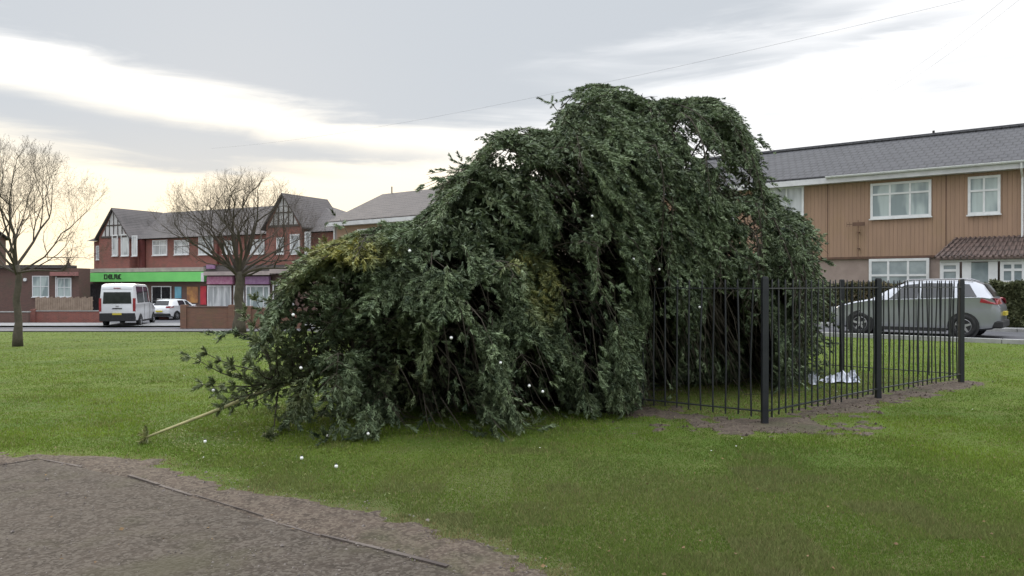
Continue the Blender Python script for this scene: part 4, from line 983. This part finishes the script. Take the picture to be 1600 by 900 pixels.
def limb(s, phi, Lmax, lean, near_skip=True, droop=.10, dens=1.0):
    c0 = axis(s); radial = Vector((0, 0, 1)) * math.cos(phi) + AN * math.sin(phi)
    d = (radial + AX * lean).normalized(); p = c0.copy(); pts_ = [p.copy()]; step = .11; trav = 0; hit = 0
    side_n = AN * (1 if math.sin(phi) > 0 else -1)
    while trav < Lmax:
        dd = d.copy(); dd.z -= droop * step * (1 + trav) * 2.2; dd.normalize(); q = p + dd * step
        if not inside(q):
            ok = False
            for k in range(8):
                # bend downward along the outside of the crown
                dd = (dd + Vector((0, 0, -.35)) + side_n * .10 * (1 if q.z > c0.z else 0) - side_n * .16 * k * .5).normalized(); q = p + dd * step
                if inside(q): ok = True; break
            hit += 1
            if not ok or hit > 7: break
        d = dd; p = q; pts_.append(p.copy()); trav += step
        if p.z < .06 or hollow(p): break
        if trav > .5 and (p - TIP).dot(AN) < .3 and in_list(*proj(p), darks) and LT.random() < .45: break
    if len(pts_) < 3: return
    n = len(pts_); px, py = proj(pts_[-1])
    r0 = .009 + .008 * Lmax / 3
    limbs.tube(pts_[::2] + ([pts_[-1]] if (n - 1) % 2 else []), [r0 * (1 - .8 * i / max(1, len(pts_[::2] + ([pts_[-1]] if (n - 1) % 2 else [])) - 1)) for i in range(len(pts_[::2] + ([pts_[-1]] if (n - 1) % 2 else [])))], 5, cap=False)
    bias = LT.gauss(0, .10)
    for i in range(2, n):
        p = pts_[i]; fr = i / n; ax = (pts_[i] - pts_[i - 1]).normalized()
        if fr < .22 and LT.random() < .6: continue
        px, py = proj(p); near = (p - axis(s)).dot(AN) < .2
        if near and in_list(px, py, darks) and LT.random() < .85: continue
        for s_ in (-1, 1):
            if LT.random() > .80 * dens: continue
            lat = (AX * s_ * .9 + AN * LT.gauss(0, .45) + ax * .55).normalized()
            tipw = max(0, 1 - s / 3.0)
            hang = Vector((0, 0, -1)) * (1 - .55 * tipw) + AX * (.28 - .75 * tipw) + ax * .25
            Lb = LT.uniform(.18, .40) * (1 - .45 * fr) * (1 - .35 * tipw)
            branchlet(p, lat, Lb, hang, bias)
    add_spray(pts_[-1], d, .13, bias, True)
golden = 2.39996
NL = 240; i = 0
for i in range(NL):
    f = (i + .5) / NL; s = 1.0 + 8.0 * (f ** .80)
    phi = (i * golden + LT.gauss(0, .2)) % (2 * math.pi)
    if math.cos(phi) < -.55: phi += math.pi * .6 * (1 if math.sin(phi) < 0 else 1)
    if s < 6.3: lean = LT.uniform(-.55, .25) if s < 3 else LT.uniform(-.35, .40)
    else: lean = LT.uniform(-.25, .3) + (s - 6.3) * .30
    size = float(np.interp(s, [1, 2, 3.5, 5.5, 9], [.8, 1.5, 2.4, 3.8, 4.3]))
    if LT.random() < .28: size *= LT.uniform(.45, .8)
    if s < 2.7 and LT.random() < .55: continue
    limb(s, phi, size, lean, droop=LT.uniform(.05, .16) * (.6 if s < 2.5 else 1))

def frond(p, f, nrm, L, bias):
    """flat drooping frond lying against the outside of the crown"""
    n = max(4, int(L / .07)); q = p.copy(); d = f.copy(); seg = [q.copy()]
    for i in range(n):
        d = (d + Vector((LT.gauss(0, .05), LT.gauss(0, .05), -.06 + LT.gauss(0, .04)))).normalized(); q = q + d * (L / n)
        if q.z < .03: q.z = .03; d.z = .02
        seg.append(q.copy()); fr_ = (i + 1) / n
        lat = d.cross(nrm); lat = lat.normalized() if lat.length > .05 else d.orthogonal().normalized()
        env = math.sin(min(1, fr_ * 1.15 + .12) * math.pi * .93)
        for s_ in (-1, 1):
            bl = .26 * env * LT.uniform(.6, 1.15) * min(1.2, L / .6); m_ = max(1, int(bl / .06)); v = (lat * s_ * .85 + d * .65 + nrm * LT.gauss(.05, .22)).normalized(); u = q.copy()
            for j in range(m_):
                v = (v + d * .10 + Vector((0, 0, -.10)) + Vector((LT.gauss(0, .07), LT.gauss(0, .07), LT.gauss(0, .07)))).normalized()
                u2 = u + v * .06
                add_spray(u, v, LT.uniform(.085, .13), bias)
                if LT.random() < .6:
                    w_ = (v + d * LT.uniform(-.2, .9) + nrm * LT.uniform(-.1, .5)).normalized(); add_spray(u2, w_, LT.uniform(.05, .09), bias + .06)
                u = u2
        add_spray(seg[-2], (d + nrm * .25).normalized(), .12, bias)
    limbs.tube([seg[0], seg[n // 2], seg[-1]], [.007, .005, .002], 3, cap=False)
def surface(s, phi):
    c0 = axis(s); r_ = Vector((0, 0, 1)) * math.cos(phi) + AN * math.sin(phi); t = .1; last = None
    while t < 4.5:
        p = c0 + r_ * t
        if inside(p): last = p; lt = t
        elif last is not None and t - lt > .25: break
        t += .05
    return last, r_
NF = 2900
for i in range(NF):
    s = 1.3 + 8.6 * ((i + .5) / NF) ** .85; phi = LT.uniform(-math.pi, math.pi)
    if LT.random() < .35: phi = LT.uniform(-2.0, .3)
    p, r_ = surface(s, phi)
    if p is None: continue
    nz = mnoise.noise(Vector((s * 1.5 + .5 * math.cos(phi), phi * .55, 3.3))) * 1.6 + .35 * mnoise.noise(Vector((s * 4, phi * 1.5, 9)))
    if nz < -.28 and LT.random() < .80: continue
    depth = abs(LT.gauss(0, .12)) + .10 + .55 * max(0, -nz); c0 = axis(s); p = p - r_ * (depth + .05)
    px, py = proj(p)
    if in_list(px, py, voids, 1.2): continue
    if hollow(p) and LT.random() < .95: continue
    near = (p - c0).dot(AN) < .6
    if px < 590 and py > 490 and LT.random() < .76: continue
    if near and in_list(px, py, darks) and LT.random() < .92: continue
    nrm = (r_ * .8 + Vector((0, 0, .45)) + AN * (-.25 if near else .1)).normalized()
    tipw = max(0, min(1, (3.2 - s) / 2.0)); topw = max(0, math.cos(phi)) ** 2
    f = AX * (.62 - 1.0 * tipw) + Vector((0, 0, -1)) * (1 - .62 * topw - .35 * tipw) + AX * LT.gauss(0, .30) + AN * LT.gauss(0, .3) + r_ * (.16 + .12 * topw)
    if s > 8.2: f = f + AX * .4
    frond(p, f.normalized(), nrm, LT.uniform(.40, .85) * (1 - .35 * tipw), LT.gauss(.0, .15))
# crests of the upper boughs, arching over
for i in range(700):
    px = LT.uniform(690, 1268) if i < 330 else (LT.uniform(440, 740) if i < 530 else LT.uniform(1060, 1270)); k = (px - 800) / F; sA = (k * TIP.y - TIP.x) / (AX.x - k * AX.y); c0 = axis(max(.8, min(10.2, sA)))
    wv = float(np.interp(sA, W_s, W_v)); D = c0.y + LT.gauss(0, .42) * wv
    if sA > 10.2: D = axis(10.2).y + LT.gauss(0, .3)
    T = float(np.interp(px, TX, TY)) + LT.uniform(8, 34); p = Vector((k * D, D, EYE + (HY - T) / F * D))
    if not inside(p) or in_list(px, T, voids, 1.2): continue
    sl_ = float(np.interp(px + 14, TX, TY) - np.interp(px - 14, TX, TY)) / 28.0; sg = 1 if sl_ > 0 else -1
    if abs(sl_) < .3: sg = LT.choice((-1, 1))
    f = Vector((sg, 0, -abs(sl_) * .9 + .05)) + AN * LT.gauss(0, .4)
    frond(p, f.normalized(), Vector((-sg * .0, -.15, 1)).normalized(), LT.uniform(.3, .6), .10)
# filler fronds close to the trunk; darker tint paints in the inner shade
for i in range(1500):
    s = LT.uniform(2.4, 9.3); phi = LT.uniform(-math.pi, math.pi); p, r_ = surface(s, phi)
    if p is None: continue
    c0 = axis(s); R0 = (p - c0).length
    if R0 < .9: continue
    p = c0 + r_ * R0 * LT.uniform(.20, .70); px, py = proj(p)
    if in_list(px, py, voids, 2.2): continue
    frond(p, (AX * .3 + Vector((0, 0, -.7)) + r_ * .7 + Vector((LT.gauss(0, .3), LT.gauss(0, .3), 0))).normalized(), r_, LT.uniform(.5, .9), -.12)
# far side of the crown, added to blacken the hollow, shade put into its tint
for i in range(1000):
    px = LT.uniform(935, 1235); k = (px - 800) / F; sA = (k * TIP.y - TIP.x) / (AX.x - k * AX.y); c0 = axis(min(9.6, sA)); D = c0.y + LT.uniform(-.1, 1.5)
    z = LT.uniform(.15, 2.2); p = Vector((k * D, D, z))
    frond(p, Vector((LT.gauss(0, .3), LT.gauss(0, .25), -1)).normalized(), Vector((LT.gauss(0, .3), -1, .2)).normalized(), LT.uniform(.5, .9), -.12)
# a few odd shoots that break the outline
for (px, py, s, dx) in ((722, 256, 4.6, -.7), (862, 162, 6.1, -.9), (500, 395, 2.1, -.6), (430, 470, 1.6, -.7), (350, 520, 1.2, -.9), (1262, 400, 9.2, .5)):
    c0 = axis(s); D = c0.y; tgt = Vector(((px - 800) / F * D, D, EYE + (HY - py) / F * D)); ctrl = (c0 + tgt) / 2 + Vector((-dx * .3, 0, .35))
    pts_ = [c0.lerp(ctrl, t_ / 6).lerp(ctrl.lerp(tgt, t_ / 6), t_ / 6) for t_ in range(7)]; limbs.tube(pts_, [.018 * (1 - .12 * q) for q in range(7)], 5, cap=False)
    for j in range(3, 7):
        for s_ in (-1, 1):
            ax = (pts_[j] - pts_[j - 1]).normalized(); dd = (ax * .8 + AX * s_ * .6 + Vector((0, 0, -.25))).normalized()
            p = pts_[j]
            for q in range(3):
                v = (dd + Vector((LT.gauss(0, .3), LT.gauss(0, .3), LT.gauss(0, .3)))).normalized(); so.append(tuple(p)); sdv.append(tuple(v)); sl.append(.10); stn.append(tint_at(p)); p = p + dd * .06
# stiff whorls near the tip
def stiff(s, dirv, L, n=6, r=.009):
    p = axis(s); d = Vector(dirv).normalized(); pts_ = [p + d * L * q / n for q in range(n + 1)]
    for q in range(n + 1): pts_[q].z = max(.03, pts_[q].z + .02 * math.sin(q))
    limbs.tube(pts_, [r * (1 - .1 * q) for q in range(n + 1)], 5, cap=False)
    for q in range(1, n + 1):
        ax = (pts_[q] - pts_[q - 1]).normalized(); o_ = ax.orthogonal().normalized()
        for k in range(2 if q < n else 5):
            th = LT.uniform(0, 6.28); sd_ = o_ * math.cos(th) + ax.cross(o_) * math.sin(th)
            so.append(tuple(pts_[q])); sdv.append(tuple((ax * .7 + sd_ * .7).normalized())); sl.append(LT.uniform(.05, .09) if q < n else LT.uniform(.07, .12)); stn.append((LT.uniform(.2, .6), .15, 0))
stiff(1.15, (-1.0, -.35, .16), .62); stiff(1.35, (-1, -.15, .42), .85); stiff(1.05, (-.85, -.3, -.25), .35, 4); stiff(1.3, (-.7, .5, .95), .9); stiff(1.5, (-.75, -.2, 1.0), .9)
for k_ in range(46):
    stiff(LT.uniform(1.15, 2.9), (LT.uniform(-.9, .25), LT.uniform(-1.1, .5), LT.uniform(-.55, .9)), LT.uniform(.5, 1.05), 8, LT.uniform(.008, .013))
for k_ in range(5): 
    p = axis(.02); th = k_ * 1.25; so.append(tuple(p)); sdv.append((-.5, .6 * math.cos(th), .6 * math.sin(th))); sl.append(.09); stn.append((.5, .5, 0))
for k_ in range(3): so.append(tuple(axis(.02))); sdv.append((-.1, -.1, -1 + k_ * .9)); sl.append(.10); stn.append((.3, .3, 0))
so = np.array(so); sdv = np.array(sdv); sdv /= np.linalg.norm(sdv, axis=1)[:, None]; sl = np.array(sl); stn = np.array(stn)
print('sprays', len(so))
def sprays(so, sd_, sl, tn, K=15, nl=.052, wd=.0090, rngk=1.0):
    n = len(so); ref = np.where(np.abs(sd_[:, 2:3]) > .9, np.array([[1., 0, 0]]), np.array([[0, 0, 1.]]))
    u = np.cross(sd_, ref); u /= np.linalg.norm(u, axis=1)[:, None]; v = np.cross(sd_, u); out = []; col_ = []
    for k in range(K):
        f = (k + rng.random(n)) / K; th = k * 2.4 + rng.random(n) * 1.5
        rad = u * np.cos(th)[:, None] + v * np.sin(th)[:, None]; p = so + sd_ * (sl * f)[:, None]
        d = sd_ * .80 + rad * .60; L_ = nl * (1.15 - .45 * f) * rng.uniform(.75, 1.2, n)
        t = np.cross(d, rng.normal(size=(n, 3))); t /= np.linalg.norm(t, axis=1)[:, None]
        V = np.stack([p - t * wd, p + t * wd, p + d * L_[:, None]], 1); out.append(V)
        c_ = tn.copy(); c_[:, 0] = np.clip(c_[:, 0] + rng.normal(0, .10, n), 0, 1); col_.append(c_)
    return np.concatenate(out), np.concatenate(col_)
V, C_ = sprays(so, sdv, sl, stn)
iv = []                                   # filler triangles added inside the crown to block light, shade tinted in
for i in range(110000):
    s_ = LT.uniform(2.2, 9.4); c0 = axis(s_); wv = float(np.interp(s_, W_s, W_v)); D_ = LT.uniform(-.72, .85) * wv; p = c0 + AN * D_; p.z = LT.uniform(.05, 3.8)
    if not inside(p) or hollow(p): continue
    px, py = proj(p)
    if in_list(px, py, voids, 2.6) or (D_ < .45 and in_list(px, py, darks, 1.3)): continue
    if not (inside(p + Vector((0, 0, .32))) and inside(p + AX * .3) and inside(p - AX * .3) and inside(p - AN * .25)): continue
    iv.append(tuple(p))
iv = np.array(iv); ni = len(iv); print('inner', ni)
VI = iv[:, None, :] + rng.normal(0, .024, (ni, 3, 3)); VI[:, :, 2] = np.maximum(VI[:, :, 2], .02)
V = np.concatenate([V, VI]); C_ = np.concatenate([C_, np.stack([np.clip(rng.normal(.25, .12, ni), 0, 1), rng.random(ni) * .1, np.zeros(ni)], 1)])
V[:, :, 2] = np.maximum(V[:, :, 2], .006)
tree = empty('fallen_tree', axis(8.95), 0, 'huge dark green conifer blown over across the railings onto the lawn', 'conifer')
off = np.array(axis(8.95)); crown = tri_mesh('crown', V - off, C_, M['needles'], tree)
limbs.v = [(a - off[0], b_ - off[1], c_ - off[2]) for a, b_, c_ in limbs.v]; limbs.build('limbs', M['limb'], tree)
b = MB(); ss = np.linspace(.9, 9.0, 26); b.tube([axis(float(s)) - Vector(off) for s in ss], [.012 + .125 * ((s - .9) / 8.1) ** 1.0 for s in ss], 12); b.build('trunk', M['bark'], tree, smooth=True)
b = MB(); ss = np.linspace(0, 1.7, 10); b.tube([axis(float(s)) - Vector(off) for s in ss], [.011 + .009 * s for s in ss], 8); b.build('leader', M['stem'], tree, smooth=True)
# torn stump splinters at the foot
b = MB(); rr = random.Random(4); c0 = axis(9.0) - Vector(off)
for k in range(14):
    t = k * .9; r_ = .08 + .05 * rr.random(); p = c0 + Vector((math.cos(t) * r_, math.sin(t) * r_, -.06)); b.tube([p, p + Vector((rr.uniform(-.05, .05), rr.uniform(-.05, .05), rr.uniform(.12, .3)))], [.028, .002], 4)
b.build('splinters', M['stem'], tree)

# ---------------------------------------------------------------- small white bulbs
def bulb(p, label, r=.021, group=None):
    o = empty('light_bulb', p, 0, label, 'light bulb', group); b = MB()
    prof = [(0, -r)] + [(r * math.sin(math.pi * i / 8), -r * math.cos(math.pi * i / 8)) for i in range(1, 7)] + [(r * .45, r * .95)]
    b.lathe(prof, (0, 0, 0), 'z', 12); b.build('globe', M['bulb'], o, smooth=True)
    b = MB(); b.lathe([(r * .45, r * .9), (r * .5, r * 1.5), (r * .2, r * 1.7), (0, r * 1.7)], (0, 0, 0), 'z', 8); b.build('cap', M['trim'], o); return o
grd = [(320, 690, 'white bulb hanging just above the grass below the bare leader'), (471, 716, 'white bulb on the grass just left of the lowest branches'), (525, 729, 'white bulb on the grass nearest the camera, in front of the fallen tree'),
       (512, 681, 'white bulb on the grass under the tip branches'), (333, 610, 'white bulb hanging from a thin shoot above the bare leader')]
for px, py, lb in grd:
    D = EYE * F / ((max(py, 690) if py < 650 else py + 6) - HY) if py > 650 else 7.45
    bulb(Vector(((px - 800) / F * D, D, EYE - (py - HY) / F * D)), lb, .015)
g1 = [(705, 528), (782, 567), (827, 603), (848, 612), (575, 678), (458, 492), (1030, 421), (990, 405), (640, 392), (1093, 480), (470, 575), (925, 338)]
for px, py in g1:
    # sit on the camera-side surface of the crown at that point
    k = (px - 800) / F; best = None
    for D in np.arange(5.6, 13, .04):
        p = Vector((k * D, D, EYE - (py - HY) / F * D))
        if inside(p): best = p; break
    if best is not None: bulb(best, 'small white bulb caught in the dark branches of the fallen tree',   .0145, 'bulbs in the fallen tree')

# ---------------------------------------------------------------- crumpled plastic by the rear post
def crumple(c, sx, sy, sz_, label, seed):
    rr = random.Random(seed); b = MB(); n, m_ = 13, 9; b.v = []
    for i in range(n):
        for j in range(m_):
            u, v = i / (n - 1) - .5, j / (m_ - 1) - .5; e_ = max(0, 1 - (2 * u) ** 2) * max(0, 1 - (2 * v) ** 2)
            b.v.append((u * sx + rr.gauss(0, .022), v * sy + rr.gauss(0, .022), abs((e_ + .08) ** .5 * sz_ * (.12 + 1.3 * rr.random() ** 1.5)) + .008))
    for i in range(n - 1):
        for j in range(m_ - 1): b.f.append((i * m_ + j, (i + 1) * m_ + j, (i + 1) * m_ + j + 1, i * m_ + j + 1)); b.mi.append(0)
    o = b.build('plastic_sheet', M['foil'] if seed else M['foil']); o.location = c
    s_ = o.modifiers.new('thick', 'SOLIDIFY'); s_.thickness = .004
    return tag(o, label, 'litter')
def gpt(px, py): x, y = gp(px, py); return Vector((x, y, .0))
crumple(gpt(1314, 598), .50, .24, .13, 'crumpled white plastic sheet heaped at the foot of the rear railing post', 1)
crumple(gpt(1273, 602), .09, .09, .17, 'small upright scrap of white plastic left of the crumpled heap', 2)
crumple(gpt(1333, 594), .15, .15, .12, 'small white plastic scrap right of the crumpled heap', 3)

# ---------------------------------------------------------------- litter of twigs and needles under the tree, daisies and stones
n = 5200; a = rng.uniform(.2, 8.8, n); wv = rng.normal(0, 1.1, n) - .5
x = TIP.x + AX.x * a + AN.x * wv; y = TIP.y + AX.y * a + AN.y * wv; z = hgt_np(x, y) + rng.uniform(.004, .025, n); th = rng.uniform(0, 6.28, n); L_ = rng.uniform(.01, .05, n)
V = np.stack([np.stack([x - np.sin(th) * .003, y + np.cos(th) * .003, z], 1), np.stack([x + np.sin(th) * .003, y - np.cos(th) * .003, z], 1), np.stack([x + np.cos(th) * L_, y + np.sin(th) * L_, z + .008], 1)], 1)
tag(tri_mesh('fallen_needles', V, np.stack([rng.random(n), rng.random(n) * .8, np.zeros(n)], 1), M['needles']), kind='stuff', label='loose needles and twigs scattered under the fallen tree', cat='debris')
b = MB(); rr = random.Random(8)
for k in range(1500):
    D = rr.uniform(3.6, 7.0); x = rr.uniform(-.72, .25) * D; f_ = path_f(x, D)
    if f_ > .12: continue
    r_ = rr.uniform(.003, .009); 
    if rr.random() < .05: r_ *= 1.8
    z = .012 + r_ * .5; v = [(x + r_ * rr.uniform(.7, 1.2) * math.cos(t), D + r_ * rr.uniform(.7, 1.2) * math.sin(t), z - r_ * .2) for t in (0, 1.26, 2.5, 3.8, 5.0)]
    b0 = len(b.v); b.v += v + [(x + r_ * .2, D, z + r_ * .6)]
    for i in range(5): b.f.append((b0 + i, b0 + (i + 1) % 5, b0 + 5)); b.mi.append(rr.choice((0, 0, 1)))
tag(b.build('gravel', [mat('stone_grey', (.20, .175, .155), (.13, .11, .10), .9, 3), mat('stone_dark', (.10, .085, .08), (.07, .06, .055), .9, 3)]), kind='stuff', label='loose gravel stones scattered over the worn path', cat='gravel')
b = MB(); rr = random.Random(28)
for k in range(5200):
    x, D = rr.uniform(.4, 7.8), rr.uniform(7.0, 12.4); f_ = soil_f(x, D)
    if f_ > .05 or rr.random() > .55: continue
    r_ = rr.uniform(.006, .022) * (2.0 if rr.random() < .04 else 1); z = hgt(x, D) + .018; a0 = rr.random() * 6
    b0 = len(b.v); b.v += [(x + r_ * rr.uniform(.6, 1.2) * math.cos(a0 + t), D + r_ * rr.uniform(.6, 1.2) * math.sin(a0 + t), z - .012) for t in (0, 1.26, 2.5, 3.8, 5.0)] + [(x + r_ * .2, D, z + r_ * rr.uniform(.3, .8))]
    for i in range(5): b.f.append((b0 + i, b0 + (i + 1) % 5, b0 + 5)); b.mi.append(0)
tag(b.build('soil_clods', M['clod']), kind='stuff', label='crumbs of churned brown soil round the foot of the railings', cat='soil')
b = MB(); rr = random.Random(38)
for k in range(90):
    D = 1 / rr.uniform(1 / 13, 1 / 3.9); x = rr.uniform(-.65, .72) * D; r_ = rr.uniform(.006, .018); z = hgt(x, D) + rr.uniform(.016, .028); a0 = rr.random() * 6.3
    c_, s_ = math.cos(a0) * r_, math.sin(a0) * r_; t1, t2 = rr.uniform(-.008, .010), rr.uniform(-.004, .012)
    b.face([(x - c_, D - s_, z), (x + s_ * .5, D - c_ * .5, z + t1), (x + c_, D + s_, z + .003), (x - s_ * .5, D + c_ * .5, z + t2)])
tag(b.build('dead_leaves', M['deadleaf']), kind='stuff', label='small brown dead leaves scattered across the lawn and path', cat='leaves')
b = MB(); rr = random.Random(18)
for k in range(26):
    D = rr.uniform(5.4, 13); x = rr.uniform(-.6, .7) * D
    if path_f(x, D) < .3 or soil_f(x, D) < .2: continue
    r_ = rr.uniform(.005, .009); b.lathe([(0, .033), (r_, .031), (r_ * 1.1, .029)], (x, D, hgt(x, D)), 'z', 7)
tag(b.build('daisies', M['bulb']), kind='stuff', label='tiny white daisies dotted across the grass', cat='flowers')

# ---------------------------------------------------------------- overhead wires
def wire(pa, pb, r, label, sag=1.2):
    a, b_ = Vector(pa), Vector(pb); m_ = MB()
    m_.tube([a.lerp(b_, i / 24) - Vector((0, 0, sag * 4 * (i / 24) * (1 - i / 24))) for i in range(25)], r, 4, cap=False)
    return tag(m_.build('overhead_wire', M['wire']), label, 'cable')
def at(px, py, D): return ((px - 800) / F * D, D, EYE + (HY - py) / F * D)
wire(at(330, 232, 75), at(1560, -12, 24), .004, 'thin overhead wire rising to the right above the fallen tree', .8)
wire(at(1330, 160, 60), at(1640, -60, 20), .0035, 'upper of the two overhead wires above the terraced roof at right', .5)
wire(at(1345, 165, 60), at(1665, -60, 20), .0035, 'lower of the two overhead wires above the terraced roof at right', .5)
